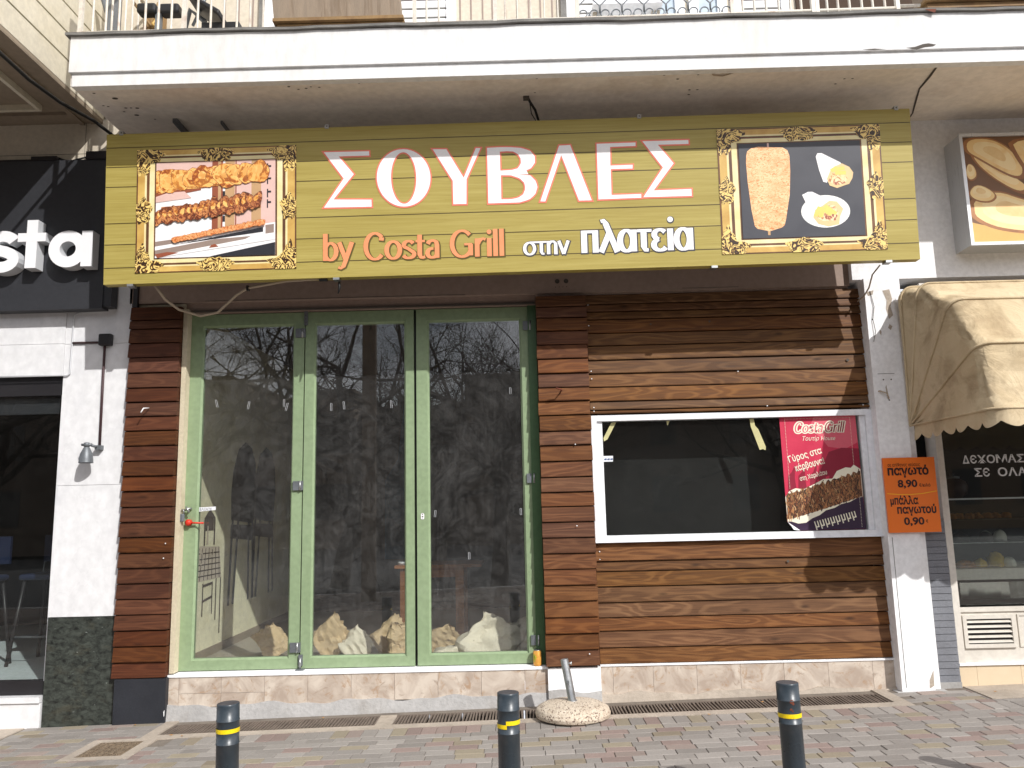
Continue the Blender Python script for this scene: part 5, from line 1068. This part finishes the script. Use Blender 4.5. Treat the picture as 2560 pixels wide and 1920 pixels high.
lump('dome_cake', (3.95, .5, 1.141), (.05, .05, .07), 'cream_cake', 'smooth white dome cake at the right of the middle shelf', 'cake', 'cakes in the pastry counter', .02); lump('dome_cake', (3.87, .56, 1.141), (.05, .05, .065), 'cream_cake', 'white dome cake half hidden by a dark one on the middle shelf', 'cake', 'cakes in the pastry counter', .02); lump('chocolate_cake', (3.82, .48, 1.141), (.06, .05, .06), 'choc_cake', 'dark round chocolate cake before the white dome on the middle shelf', 'cake', 'cakes in the pastry counter', .05); lump('chocolate_cake', (3.62, .5, 1.141), (.07, .06, .06), 'choc_cake', 'dark cake with pale specks at the left of the middle shelf', 'cake', 'cakes in the pastry counter')
for i, nth in enumerate(('first', 'second', 'third', 'fourth', 'fifth', 'sixth', 'seventh')): lump('honey_pastry', (3.57+.075*i, .5+.02*(i % 2), 1.326), (.036, .05, .035), 'honey_pastry', nth+' golden syrup pastry from the window frame on the top counter shelf', 'pastry', 'syrup pastries on the top counter shelf', .35)
t = thing('candy_jar', (3.66, .6, 1.497), 'round jar of dark red sweets on the bakery counter behind the glass', 'jar'); d = MB(); d.lathe([(0, 0), (.06, 0), (.105, .04), (.115, .09), (.10, .14), (.06, .165), (0, .167)], (3.66, .6, 1.497), 'choc_cake', 20); d.build('body', t); d = MB(); d.lathe([(0, .167), (.06, .167), (.06, .185), (.015, .19), (.015, .21), (0, .21)], (3.66, .6, 1.497), 'grey_metal', 20); d.build('lid', t)
# orange price board
t = thing('price_board', (2.955, -.12, 1.25), 'bright orange ice cream price board on the white pillar', 'sign')
d = MB(); d.box(2.762, 3.152, -.13, -.112, 1.254, 1.813, 'orange'); d.build('panel', t)
OB = XZ(-.13)
for tx, a, b, zz, h, bo, mm, rt in (('σε αпίθανες γεύσεις', 2.795, 3.04, 1.747, .026, .003, 'ink', 0), ('пαγωτό', 2.79, 3.10, 1.684, .066, .036, 'ink', 0), ('8,90', 2.858, 3.005, 1.592, .054, .03, 'ink', 0), ('€/κιλό', 3.018, 3.102, 1.592, .024, .004, 'ink', 0), ('μпάλλα', 2.79, 3.0, 1.464, .060, .03, 'ink', 0), ('пαγωτού', 2.835, 3.128, 1.396, .060, .032, 'ink', 0), ('0,90', 2.878, 3.03, 1.312, .054, .03, 'ink', 0), ('€', 3.042, 3.058, 1.325, .022, .006, 'ink', 0)):
    d = MB(); font_text(d, tx, a, b, zz, h, OB, .0015, mm, bo); d.build('lettering', t)
d = MB(); d.pen([(2.772, 1.545), (2.86, 1.537), (2.95, 1.535), (3.04, 1.541), (3.146, 1.558)], lambda a, b: .006, OB, .001, 'ink_yellow'); d.build('yellow_line', t)
# bread light box
t = thing('bread_sign', (4.3, -.12, 3.44), 'steel framed sign with a photograph of bread loaves above the bakery awning', 'sign')
m = MB(); m.box(3.55, 5.4, -.245, -.03, 3.435, 4.345, 'alu'); frame4(m, 3.545, 5.405, 3.43, 4.35, .026, -.262, -.245, 'alu'); m.build('case', t)
m = MB(); bp = XZ(-.246); dd = [.001]
m.shape([(3.57, 3.455), (5.38, 3.455), (5.38, 4.325), (3.57, 4.325)], bp, .0005, 'pr_bread_dark')
def bpoly(pts, mm):
    n_ = len(pts); cx = sum(p[0] for p in pts)/n_; cz = sum(p[1] for p in pts)/n_
    def smooth(P_):
        for _ in range(2): P_ = [q for i in range(len(P_)) for q in ((P_[i][0]*.75+P_[(i+1) % len(P_)][0]*.25, P_[i][1]*.75+P_[(i+1) % len(P_)][1]*.25), (P_[i][0]*.25+P_[(i+1) % len(P_)][0]*.75, P_[i][1]*.25+P_[(i+1) % len(P_)][1]*.75))]
        return P_
    P0 = pts if mm == 'pr_basket' else smooth([(cx+(p[0]-cx)*1.14, min(4.322, cz+(p[1]-cz)*1.2)) for p in pts]); P0 = [(max(3.572, p[0]), p[1]) for p in P0]
    for k_, m2 in (((1, mm),) if mm == 'pr_basket' else ((1, 'bread_rim'), (.88, 'bread'), (.68, 'bread2'), (.36, 'bread_hi'))):
        dd[0] += .00012; m.shape([(cx+(p[0]-cx)*k_-.010*(1-k_), cz+(p[1]-cz)*k_+.05*(1-k_)) for p in P0], bp, dd[0], m2)
bpoly([(3.575, 3.46), (5.38, 3.46), (5.38, 3.62), (4.1, 3.56), (3.8, 3.56), (3.575, 3.62)], 'pr_basket')
bpoly([(3.58, 3.70), (3.63, 3.80), (3.80, 3.86), (4.0, 3.78), (4.3, 3.70), (4.3, 3.52), (3.9, 3.55), (3.7, 3.60)], 'bread2'); bpoly([(3.58, 3.86), (3.66, 3.93), (3.80, 3.84), (3.74, 3.78), (3.62, 3.80)], 'bread')
bpoly([(3.64, 4.16), (3.68, 4.21), (3.78, 4.15), (3.95, 3.98), (4.05, 3.90), (3.98, 3.86), (3.84, 3.94), (3.70, 4.06)], 'bread'); bpoly([(3.60, 4.20), (3.62, 4.32), (3.80, 4.32), (3.93, 4.22), (4.02, 4.10), (4.02, 4.0), (3.95, 3.99), (3.82, 4.06), (3.70, 4.14)], 'bread2'); bpoly([(3.575, 4.02), (3.60, 4.10), (3.65, 4.07), (3.66, 3.99), (3.60, 3.96)], 'bread')
bpoly([(3.96, 4.32), (4.0, 4.16), (4.1, 3.98), (4.3, 3.92), (4.6, 4.0), (4.7, 4.32)], 'bread'); bpoly([(4.3, 3.9), (4.6, 3.98), (5.0, 3.9), (5.3, 3.6), (4.6, 3.56)], 'bread2'); bpoly([(4.75, 4.3), (4.8, 4.0), (5.1, 3.95), (5.36, 4.1), (5.36, 4.3)], 'bread')
m.build('bread_photo_print', t)
# awning
t = thing('awning', (3.02, -.12, 2.06), 'dirty tan shell shaped awning with scalloped edge over the bakery window', 'awning')
px0, py0, pz0, RAD = 3.0, -.13, 2.055, 1.075
angs = [0, 3, 17, 42, 66, 90]                                        # from straight up to straight out
def hoop(a, rad=RAD, x_end=6.0, off=0.):
    dy, dz = -math.sin(R(a)), math.cos(R(a)); rc = .10; pts = []
    for q in range(9): k_ = q/8*(rad-rc); pts.append((px0-off, py0+dy*k_, pz0+dz*k_))
    for q in range(1, 8): b = q/8*math.pi/2; pts.append((px0-off+rc*(1-math.cos(b)), py0+dy*(rad-rc+rc*math.sin(b)), pz0+dz*(rad-rc+rc*math.sin(b))))
    for q in range(13): pts.append((px0+rc+(x_end-px0-rc)*q/12, py0+dy*rad, pz0+dz*rad))
    return pts
m = MB(); prev = None; sub = 5
for i in range(len(angs)-1):
    for s_ in range(sub):
        def at(k_, i=i):
            a = angs[i]+(angs[i+1]-angs[i])*k_; sag = math.sin(math.pi*k_)*min(1, (angs[i+1]-angs[i])/20); P_ = hoop(a, RAD*(1-.055*sag)); out = []
            for n_, p_ in enumerate(P_):
                ins = .02*sag*min(1, n_/8) if n_ < 12 else 0
                wv = (.010*math.sin(n_*1.7+a*.35)+.006*math.sin(n_*3.1-a*.9))*sag; out.append((p_[0]+ins+wv, p_[1], p_[2]+wv))
            return out
        A_, B_ = at(s_/sub), at((s_+1)/sub); b = len(m.v); m.v += A_+B_; N_ = len(A_)
        for q in range(N_-1): m.face([b+q, b+q+1, b+N_+q+1, b+N_+q], 'awning', True)
m.build('canopy', t)
for a in angs[1:]:
    d = MB(); d.tube(hoop(a, RAD+.004, 6.0, .004), .009, 'awning', 6); d.build('rib', t)
m = MB(); H = hoop(90, RAD+.006); 
seg = [0.]
for a, b in zip(H[:-1], H[1:]): seg.append(seg[-1]+(Vector(b)-Vector(a)).length)
def hp(s_):
    j = 0
    while j < len(H)-2 and seg[j+1] < s_: j += 1
    f_ = (s_-seg[j])/max(1e-6, seg[j+1]-seg[j]); return Vector(H[j]).lerp(Vector(H[j+1]), f_)
n_ = 420; tot = seg[-1]
for i in range(n_):
    s0, s1 = .06+(tot-.06)*i/n_, .06+(tot-.06)*(i+1)/n_; e = lambda s_: .075+.042*abs(math.sin(math.pi*s_/.155))**.8
    p0, p1 = hp(s0), hp(s1); w0, w1 = .008*math.sin(s0*20), .008*math.sin(s1*20)
    m.poly([p0, p1, (p1.x-w1, p1.y+w1, p1.z-e(s1)), (p0.x-w0, p0.y+w0, p0.z-e(s0))], 'awning', True)
m.build('valance', t)

# ------------------------------------------------------------------ poster in the hatch
t = thing('poster', (2.36, .02, 1.26), 'crimson poster with a charred meat skewer and curled lower corner in the hatch window', 'poster')
PO = XZ(.027); d = MB(); d.shape([(2.055, 2.166), (2.652, 2.166), (2.660, 1.282), (2.15, 1.282), (2.058, 1.35)], PO, 0., 'pr_crimson')
d.shape([(2.33, 2.166), (2.652, 2.166), (2.652, 1.95), (2.55, 1.90), (2.42, 1.92), (2.36, 2.0), (2.28, 2.06)], PO, .0004, 'pr_rose'); d.shape([(2.42, 1.88), (2.52, 1.91), (2.656, 1.90), (2.657, 1.70), (2.42, 1.70), (2.30, 1.66)], PO, .0005, 'pr_wine')
for x_ in (2.12, 2.2, 2.29, 2.36, 2.44, 2.53, 2.60): d.shape([(x_-.04, 1.56), (x_+.03, 1.58), (x_+.02, 1.68), (x_+.03, 1.80-.02*math.sin(x_*30)), (x_, 1.73), (x_-.03, 1.70)], PO, .0006+x_*.0001, 'pr_wine')
d.shape([(2.058, 1.352), (2.15, 1.283), (2.660, 1.283), (2.656, 1.54), (2.4, 1.46), (2.2, 1.37)], PO, .0011, 'pr_purple')
top = [(2.056, 1.54), (2.09, 1.585), (2.14, 1.605), (2.2, 1.595), (2.28, 1.63), (2.36, 1.67), (2.43, 1.672), (2.47, 1.73), (2.54, 1.757), (2.58, 1.752), (2.605, 1.776), (2.655, 1.74)]; bot = [(2.656, 1.53), (2.6, 1.515), (2.55, 1.49), (2.48, 1.475), (2.43, 1.448), (2.36, 1.43), (2.31, 1.395), (2.25, 1.372), (2.2, 1.34), (2.14, 1.335), (2.09, 1.352), (2.06, 1.352)]
d.shape(top+bot, PO, .0013, 'pr_cream')
mtp = []; mbt = []
for i in range(41):
    f_ = i/40; x_ = 2.062+.59*f_; mtp.append((x_, 1.545+.17*f_+.020*abs(math.sin(i*.9))+.008*math.sin(i*2.3))); mbt.append((x_, 1.372+.165*f_**1.1-.008*abs(math.sin(i*1.3))))
d.strip(mtp, mbt, PO, .0016, 'gyros_meat'); rq = random.Random(9)
for i in range(150):
    f_ = rq.random(); g_ = rq.random()**.8; j = min(39, int(f_*40)); x_ = mtp[j][0]; z_ = mbt[j][1]+(mtp[j][1]-mbt[j][1])*g_; l_ = rq.uniform(.02, .05); w_ = rq.uniform(.003, .008); an = rq.uniform(1.2, 2.1)
    d.pen([(x_-l_*.5*math.cos(an), z_-l_*.5*math.sin(an)), (x_+.006*rq.uniform(-1, 1), z_), (x_+l_*.5*math.cos(an), z_+l_*.5*math.sin(an))], lambda a, b: w_, PO, .0018+i*.00001, rq.choice(('ink', 'mural_dark', 'rust', 'rust', 'brown_rim', 'pr_tan')))
d.build('sheet', t)
d = MB()
pen_text(d, 'Costa', 2.16, 2.385, 2.035, .055, PO, .0008, 'pr_cream', .34, .2, 0, .006, .25); pen_text(d, 'Grill', 2.395, 2.55, 2.035, .055, PO, .0008, 'pr_cream', .30, .2, 0, .005, .25)
pen_text(d, 'Costa', 2.16, 2.385, 2.035, .055, PO, .0016, 'pr_rose', .18, .08, 0, 0, .25); pen_text(d, 'Grill', 2.395, 2.55, 2.035, .055, PO, .0016, 'pr_wine', .18, .08, 0, 0, .25)
d.build('lettering', t); d = MB(); font_text(d, 'Τουτίρ House', 2.225, 2.48, 1.972, .034, PO, .0012, 'pr_cream', 0, 0, .3)
d.build('lettering', t); d = MB(); font_text(d, 'Γύρος στα', 2.108, 2.378, 1.803, .050, PO, .002, 'pr_cream', .018, R(15)); font_text(d, 'κάρβουνα!', 2.155, 2.39, 1.735, .050, PO, .002, 'pr_cream', .018, R(14)); font_text(d, 'στη Χαριλάου', 2.182, 2.40, 1.660, .034, PO, .002, 'pr_cream', .010, R(13))
d.build('lettering', t); d = MB(); font_text(d, 'μμμμμμμμ', 2.272, 2.60, 1.300, .075, PO, .002, 'pr_cream', .01, R(13)); d.build('lettering', t); d = MB()
for i in range(46): d.shape([(2.095+.0113*i, 2.143), (2.099+.0113*i, 2.143), (2.099+.0113*i, 2.147), (2.095+.0113*i, 2.147)], PO, .002, 'pr_cream')
for i in range(48): d.shape([(2.094, 1.605+.0112*i), (2.098, 1.605+.0112*i), (2.098, 1.609+.0112*i), (2.094, 1.609+.0112*i)], PO, .002, 'pr_cream')
for i in range(33): d.shape([(2.604, 1.780+.0112*i), (2.608, 1.780+.0112*i), (2.608, 1.784+.0112*i), (2.604, 1.784+.0112*i)], PO, .002, 'pr_cream')
for i in range(20): d.shape([(2.625, 1.30+.0112*i), (2.629, 1.30+.0112*i), (2.629, 1.304+.0112*i), (2.625, 1.304+.0112*i)], PO, .002, 'pr_cream')
d.build('dotted_border', t)
d = MB(); d.shape([(2.058, 1.35), (2.15, 1.283), (2.125, 1.285), (2.10, 1.29), (2.085, 1.315)], PO, .006, 'pr_white'); d.build('curled_corner', t)

# ------------------------------------------------------------------ bollards
bt = thing('bollard', (-.080, -2.2, gz(-.09)), 'anthracite bollard before the right door leaf, its yellow band split and stepped', 'bollard', 'anthracite bollards with yellow bands')
def bollard_parts(t):
    x, y, z = t.location; H_ = .628-z
    d = MB(); d.lathe([(.0528, 0), (.0528, H_-.185), (.0546, H_-.184), (.0546, H_-.180), (.0528, H_-.179), (.0528, H_-.08), (.0546, H_-.079), (.0546, H_-.075), (.0528, H_-.074), (.0528, H_-.006), (.0522, H_-.002), (.050, H_)], (x, y, z), 'bollard', 40); d.build('post', t)
    d = MB(); d.lathe([(.0501, H_-.0005), (.03, H_+.002), (0, H_+.003)], (x, y, z), 'bollard_top', 32); d.build('cap', t)
bollard_parts(bt)
def band(t, parts, h_):
    x, y, z = t.location; H_ = .628-z; d = MB()
    for a0, a1, dz in parts:
        n_ = 18; b = len(d.v)
        for i in range(n_+1):
            a = R(a0+(a1-a0)*i/n_); d.v += [(x+.0552*math.cos(a), y+.0552*math.sin(a), z+h_+H_+dz), (x+.0552*math.cos(a), y+.0552*math.sin(a), z+h_+H_+.0195+dz)]
        for i in range(n_): d.face([b+2*i, b+2*i+2, b+2*i+3, b+2*i+1], 'yellow', True)
    return d.build('reflective_band', t)
b2 = copy_tree(bt, (-1.422, -2.2, bt.location.z-.020)); b2['label'] = 'anthracite bollard with an even yellow band before the left door leaf'
b3 = copy_tree(bt, (1.271, -2.2, bt.location.z+.016)); b3['label'] = 'anthracite bollard with rust marks above its yellow band, before the timber hatch wall'
b4 = copy_tree(bt, (2.63, -2.2, bt.location.z+.03)); b4['label'] = 'anthracite bollard beyond the lower right edge that casts the shadow on the paving'
bpy.context.view_layer.update()
band(bt, [(150, 262, -.158), (258, 400, -.141)], 0); band(b2, [(150, 400, -.150)], 0); band(b3, [(150, 400, -.139)], 0); band(b4, [(0, 359, -.152)], 0)
d = MB(); x, y, z = b3.location
for a, zz, r_ in ((268, -.075, .010), (275, -.085, .006), (262, -.11, .006), (270, -.118, .004)): d.lathe([(0, 0), (r_, -.0003)], (x+.0542*math.cos(R(a)), y+.0542*math.sin(R(a)), .64+zz), 'rust', 9, axis=(math.cos(R(a)), math.sin(R(a)), 0))
d.build('rust_marks', b3)
b2.rotation_euler = (R(.5), R(-.6), 0); b3.rotation_euler = (R(-.4), R(-.7), 0)
# umbrella stand
t = thing('umbrella_stand', (.332, -.40, gz(.33)), 'round pebbled concrete umbrella base with a leaning steel tube', 'umbrella stand'); bx_, by_, bz_ = .332, -.40, gz(.33)
d = MB(); d.lathe([(.225, .0), (.255, .012), (.262, .035), (.25, .065), (.21, .088), (.13, .104), (.05, .110), (0, .110)], (bx_, by_, bz_), 'aggregate', 56); o = d.build('base', t)
sd = o.modifiers.new('sub', 'SUBSURF'); sd.levels = sd.render_levels = 2; sd.subdivision_type = 'SIMPLE'
tx = bpy.data.textures.new('pebble', 'CLOUDS'); tx.noise_scale = .035; dm = o.modifiers.new('pebbles', 'DISPLACE'); dm.texture = tx; dm.strength = .004; dm.texture_coords = 'LOCAL'
d = MB(); p0, p1 = Vector((bx_+.0, by_, bz_+.100)), Vector((bx_-.048, by_+.02, bz_+.385)); ax_ = (p1-p0).normalized()
d.lathe([(.036, 0), (.036, .008), (.028, .010), (.028, .288), (.0255, .289), (.0255, .1), (0, .1)], p0, 'steel', 28, axis=ax_)
d.build('tube', t)
d = MB(); c = p0+ax_*.262; d.tube([c+Vector((.02, -.01, 0)), c+Vector((.045, -.02, 0))], .006, 'steel', 8); d.tube([c+Vector((.043, -.019, -.012)), c+Vector((.043, -.019, .012))], .005, 'steel', 8); c = p0+ax_*.14; d.tube([c+Vector((-.004, -.02, 0)), c+Vector((-.006, -.04, 0))], .010, 'grey_metal', 8); d.build('bolt', t)
# drink can
t = thing('drink_can', (.103, .025, .331), 'orange drink can standing on the sill in front of the dark green door post', 'can')
d = MB(); d.lathe([(.024, 0), (.031, .008), (.032, .014), (.032, .098), (.026, .110), (.0265, .1135), (.022, .109), (0, .1085)], (.103, .025, .331), ['can', 'can', 'can', 'can', 'steel', 'steel', 'steel'], 28); d.build('body', t)
d = MB()
for a0, z0, z1 in ((205, .03, .085), (225, .05, .075)):
    b = len(d.v)
    for i in range(9): a = R(a0+i*4); d.v += [(.103+.0324*math.cos(a), .025+.0324*math.sin(a), .331+z0), (.103+.0324*math.cos(a), .025+.0324*math.sin(a), .331+z1)]
    for i in range(8): d.face([b+2*i, b+2*i+2, b+2*i+3, b+2*i+1], 'can_print', True)
d.build('print', t)
# ------------------------------------------------------------------ table and paper bags inside
t = thing('wooden_table', (-.86, 1.85, .262), 'plain brown wooden table standing inside behind the right door leaves', 'table')
d = MB(); d.box(-1.225, -.385, 1.63, 2.25, .953, .982, 'table_wood'); d.build('tabletop', t)
d = MB(); d.box(-1.10, -.64, 1.665, 1.69, .862, .953, 'table_wood'); d.build('apron', t); d = MB(); d.box(-1.10, -.64, 2.19, 2.215, .862, .953, 'table_wood'); d.build('apron', t)
for x0 in (-1.175, -.64):
    for y0 in (1.66, 2.16): d = MB(); d.rnd(); d.box(x0, x0+.08, y0, y0+.065, .262, .953, 'table_wood'); d.build('leg', t)
d = MB(); d.lathe([(0, 0), (.04, 0), (.05, .02), (.048, .03), (0, .03)], (-1.16, 1.75, .982), 'white_frame', 18); tag(d.build('small_bowl'), 'small white bowl left on the wooden table inside', 'bowl')
def bag(loc, size, seed, label, mm='paper', rot=0., tilt=0., crush=.5):
    """thin paper sack: a creased four sided tube, folded bottom, pinched and torn top"""
    rn = random.Random(seed); W_, D_, H_ = size; NU, NV = 34, 20; V = []; F_ = []
    def field(n_, lo, hi): return [(Vector((rn.uniform(-1, 1), rn.uniform(-1, 1), rn.uniform(-1, 1))).normalized(), rn.uniform(lo, hi), rn.uniform(0, 6)) for _ in range(n_)]
    c1, c2 = field(5, .7, 1.3), field(7, 1.8, 4.); rim = [rn.uniform(-.05, .04) for _ in range(NU)]; lx, ly = rn.uniform(-.25, .25), rn.uniform(-.15, .15)
    def tri(q_, fl): return sum(1-2*abs(((q_.dot(n2)*f_+ph) % 2.)-1) for n2, f_, ph in fl)/len(fl)
    for i in range(NV+1):
        t_ = i/NV
        for k_ in range(NU):
            a = 2*math.pi*k_/NU; c, s_ = math.cos(a), math.sin(a); r_ = 1/((abs(c)**6+abs(s_)**6)**(1/6)); sq = min(1., t_*9)
            wx = W_/2*r_*c*sq*(1-.15*t_*crush); wy = D_/2*r_*s_*sq*(1-crush*t_**1.1)
            p_ = Vector((wx+lx*H_*t_*t_, wy+ly*H_*t_*t_, H_*max(0, t_-.08)/.92*(1+(rim[k_] if t_ > .92 else 0)))); q_ = p_*(6./max(W_, H_))
            nr = Vector((c*abs(c), s_*abs(s_)*1.3, .1)).normalized(); amp = min(W_, D_)*min(1, t_*4)
            p_ += nr*amp*(.24*tri(q_*.42, c1)+.12*tri(q_*.55, c2)); V.append(p_)
    for i in range(NV):
        for k_ in range(NU):
            k2 = (k_+1) % NU; a_, b_, c_, d_ = i*NU+k_, i*NU+k2, (i+1)*NU+k2, (i+1)*NU+k_
            if (i+k_) % 2: F_ += [(a_, b_, c_), (a_, c_, d_)]
            else: F_ += [(a_, b_, d_), (b_, c_, d_)]
    M_ = Matrix.Rotation(rot, 3, 'Z') @ Matrix.Rotation(tilt, 3, 'Y'); V = [M_ @ v for v in V]; zs = sorted(v.z for v in V); z0 = zs[len(zs)//40]
    me = bpy.data.meshes.new('paper_bag'); me.from_pydata([(v.x, v.y, max(0., v.z-z0)) for v in V], [], F_); me.materials.append(mt[mm])
    o = bpy.data.objects.new('paper_bag', me); COL.objects.link(o); o.location = loc
    for p_ in me.polygons: p_.use_smooth = True
    e = o.modifiers.new('edge', 'EDGE_SPLIT'); e.split_angle = R(30)
    return tag(o, label, 'paper bag', 'crumpled paper bags on the shop floor')
FZ = .263
bag((-2.12, .95, FZ), (0.24, 0.20, 0.258), 3, 'crumpled brown paper bag seen through the left door leaf', 'paper', .3, -.5, .6)
bag((-1.74, .8, FZ), (0.26, 0.18, 0.292), 5, 'brown paper bag leaning over at the left of the middle door leaf', 'paper', .2, .95, .35)
bag((-1.46, .7, FZ), (0.24, 0.20, 0.224), 8, 'pointed pale bag lying low in the middle door leaf', 'paper_pale', -.1, .75, .9)
bag((-1.30, 1.05, FZ), (0.20, 0.16, 0.292), 11, 'tan torn paper bag behind the pointed pale bag', 'paper', .5, 1.0, .4)
bag((-1.05, .9, FZ), (0.24, 0.20, 0.267), 14, 'tall brown paper bag against the table leg', 'paper', .1, .2, .6)
bag((-.78, .9, FZ), (0.22, 0.16, 0.258), 17, 'brown bag with its side torn at the left of the right door leaf', 'paper', -.3, .9, .5)
bag((-.72, .42, FZ), (0.14, 0.26, 0.344), 20, 'flat pale paper sack lying before the largest bag', 'paper_pale', .05, 1.45, .5)
bag((-.34, .46, FZ), (0.44, 0.28, 0.344), 23, 'largest pale paper bag heaped in the right door leaf', 'paper_pale', .1, .38, .9)
bag((.02, .95, FZ), (0.20, 0.20, 0.258), 29, 'dim grey paper bag in the lower right corner of the right door leaf', 'paper_pale', .4, -.25, .6)
d = MB(); d.shape([(-.80, .34), (-.69, .37), (-.65, .40), (-.71, .43), (-.79, .44)], XZ(1.0), 0, 'pr_crimson', .002); tag(d.build('red_wrapper'), 'crumpled crimson wrapper among the bags in the right door leaf', 'wrapper')
# litter
rn = random.Random(4)
for i, (x_, y_, lb) in enumerate(((-2.86, -.10, 'small yellow leaf scrap at the foot of the dark granite'), (-2.45, -.43, 'dry leaf crumb at the left end of the drain'), (-2.36, -.46, 'curled dry leaf beside the left drain end'), (-1.47, -.14, 'orange dry leaf on the drain behind the gap between bollards'), (1.69, -.25, 'orange leaf lying on the drain just right of the right bollard'), (3.35, -.25, 'brown leaf on the cement patch before the bakery'), (1.25, -.52, 'dry leaf crumb beside the right bollard'))):
    d = MB(); z_ = gz(x_)+.006; a = rn.uniform(0, 6); r_ = .014
    d.poly([(x_+r_*math.cos(a), y_+r_*math.sin(a), z_+.004), (x_+r_*.6*math.cos(a+1.5), y_+r_*.6*math.sin(a+1.5), z_), (x_-r_*math.cos(a), y_-r_*math.sin(a), z_+.006), (x_+r_*.6*math.cos(a-1.5), y_+r_*.6*math.sin(a-1.5), z_+.001)], 'leaf'); tag(d.build('dry_leaf'), lb, 'leaf', 'dry leaves on the paving')

# ------------------------------------------------------------------ across the street (seen reflected in the glass)
def tree(loc, h, seed, label, spread=1.):
    rn = random.Random(seed); t = thing('bare_tree', loc, label, 'tree', 'bare trees across the street'); tr = MB(); cr = MB()
    def grow(p, dr, ln, r_, dep, mb):
        n_ = 4; pts = [p]; rs = [r_]; d_ = dr.copy(); q = p.copy()
        for i in range(n_):
            d_ = (d_+Vector((rn.uniform(-.2, .2), rn.uniform(-.2, .2), rn.uniform(-.06, .12)))).normalized(); q = q+d_*ln/n_; pts.append(q.copy()); rs.append(r_*(1-.4*(i+1)/n_))
        mb.tube(pts, rs, 'bark', 6 if dep > 3 else (4 if dep > 1 else 3), False)
        if dep == 0: return
        for k_ in range(rn.choice((2, 3, 3, 4)) if dep > 2 else 3):
            i = rn.randint(2, n_); ax_ = d_.orthogonal(); ax_.rotate(Matrix.Rotation(rn.uniform(0, 6.28), 3, d_)); nd = d_.copy(); nd.rotate(Matrix.Rotation(rn.uniform(.35, .95)*spread, 3, ax_)); nd.z += .08
            grow(pts[i], nd.normalized(), ln*rn.uniform(.62, .86), rs[i]*rn.uniform(.55, .78), dep-1, cr)
    grow(Vector(loc), Vector((rn.uniform(-.1, .1), rn.uniform(-.1, .1), 1)), h*.34, h*.024, 7, tr)
    for k_ in range(6):
        a = k_*1.05+rn.uniform(-.3, .3); zz = h*rn.uniform(.26, .42); grow(Vector((loc[0], loc[1], zz)), Vector((math.cos(a), math.sin(a), rn.uniform(.15, .6))).normalized(), h*.26, h*.011, 5, cr)
    tr.build('trunk', t); cr.build('crown', t)
tree((-.45, -9.8, -.1), 8.0, 12, 'bushy bare tree reflected at the right of the right door leaf', 1.1); tree((-6.6, -9.6, -.1), 8.6, 21, 'bare tree reflected in the left door leaf, limbs spread wide', 1.4); tree((-3.9, -11., -.1), 8.4, 33, 'bare tree reflected in the middle door leaf beside the square post', 1.35); tree((-11.5, -10.5, -.1), 9., 44, 'bare tree reflected in the dark left shop window', 1.2); tree((-2.0, -12.5, -.1), 7.6, 52, 'thin bare tree farther back reflected left of the right door leaf', 1.2)
tree((7.5, -17, -.02), 7.5, 58, 'bare tree across the street reflected in the hatch window')
d = MB(); d.box(-2.745, -2.51, -7.62, -7.5, -.05, 6.6, 'far_wall_b'); t = tag(d.build('square_post'), 'tall square brown post reflected in the middle door leaf', 'post')
def house(x0, x1, y, h, label, mm, extra=()):
    t = thing('far_building', ((x0+x1)/2, y, 0), label, 'building', 'buildings across the street'); m = MB(); m.box(x0, x1, y-8, y, -.1, h, mm); m.build('wall', t)
    m = MB(); m.box(x0-.1, x1+.1, y-8.1, y+.1, h, h+.15, mm)
    for a, b, c in extra: m.box(a, b, y-4, y-1, h, c, mm)
    m.build('roof', t)
    n_ = max(2, int((x1-x0)/3.))
    for i in range(n_):
        for fl in range(max(1, int(h/3.2))):
            d = MB(); xx = x0+(x1-x0)*(i+.5)/n_; d.box(xx-.6, xx+.6, y-.02, y+.03, 1.2+fl*3, 2.8+fl*3, 'far_window'); d.build('window', t)
house(-40, -12.7, -30, 7.6, 'wide brown building with a flat roof, reflected at the left of the left door leaf', 'far_wall', ((-14.6, -13.6, 8.1),)); house(-12.4, -9.6, -31, 6.5, 'low tan building reflected between the left and middle leaves', 'far_wall_b', ((-11.2, -10.8, 7.1),)); house(-9.4, -7.6, -30, 7.0, 'narrow tan house with chimney reflected in the middle leaf', 'far_wall_b', ((-9.0, -8.4, 7.3),)); house(-7.4, -2.3, -32, 6.4, 'low brown terrace reflected right of the post', 'far_wall', ((-6., -5.2, 7.2),)); house(-2.4, 12, -30, 7.55, 'broad stepped building reflected in the right door leaf', 'far_wall', ((0., 4., 8.),)); house(12.5, 40, -30, 7.0, 'long brown building at the far right across the street', 'far_wall_b')
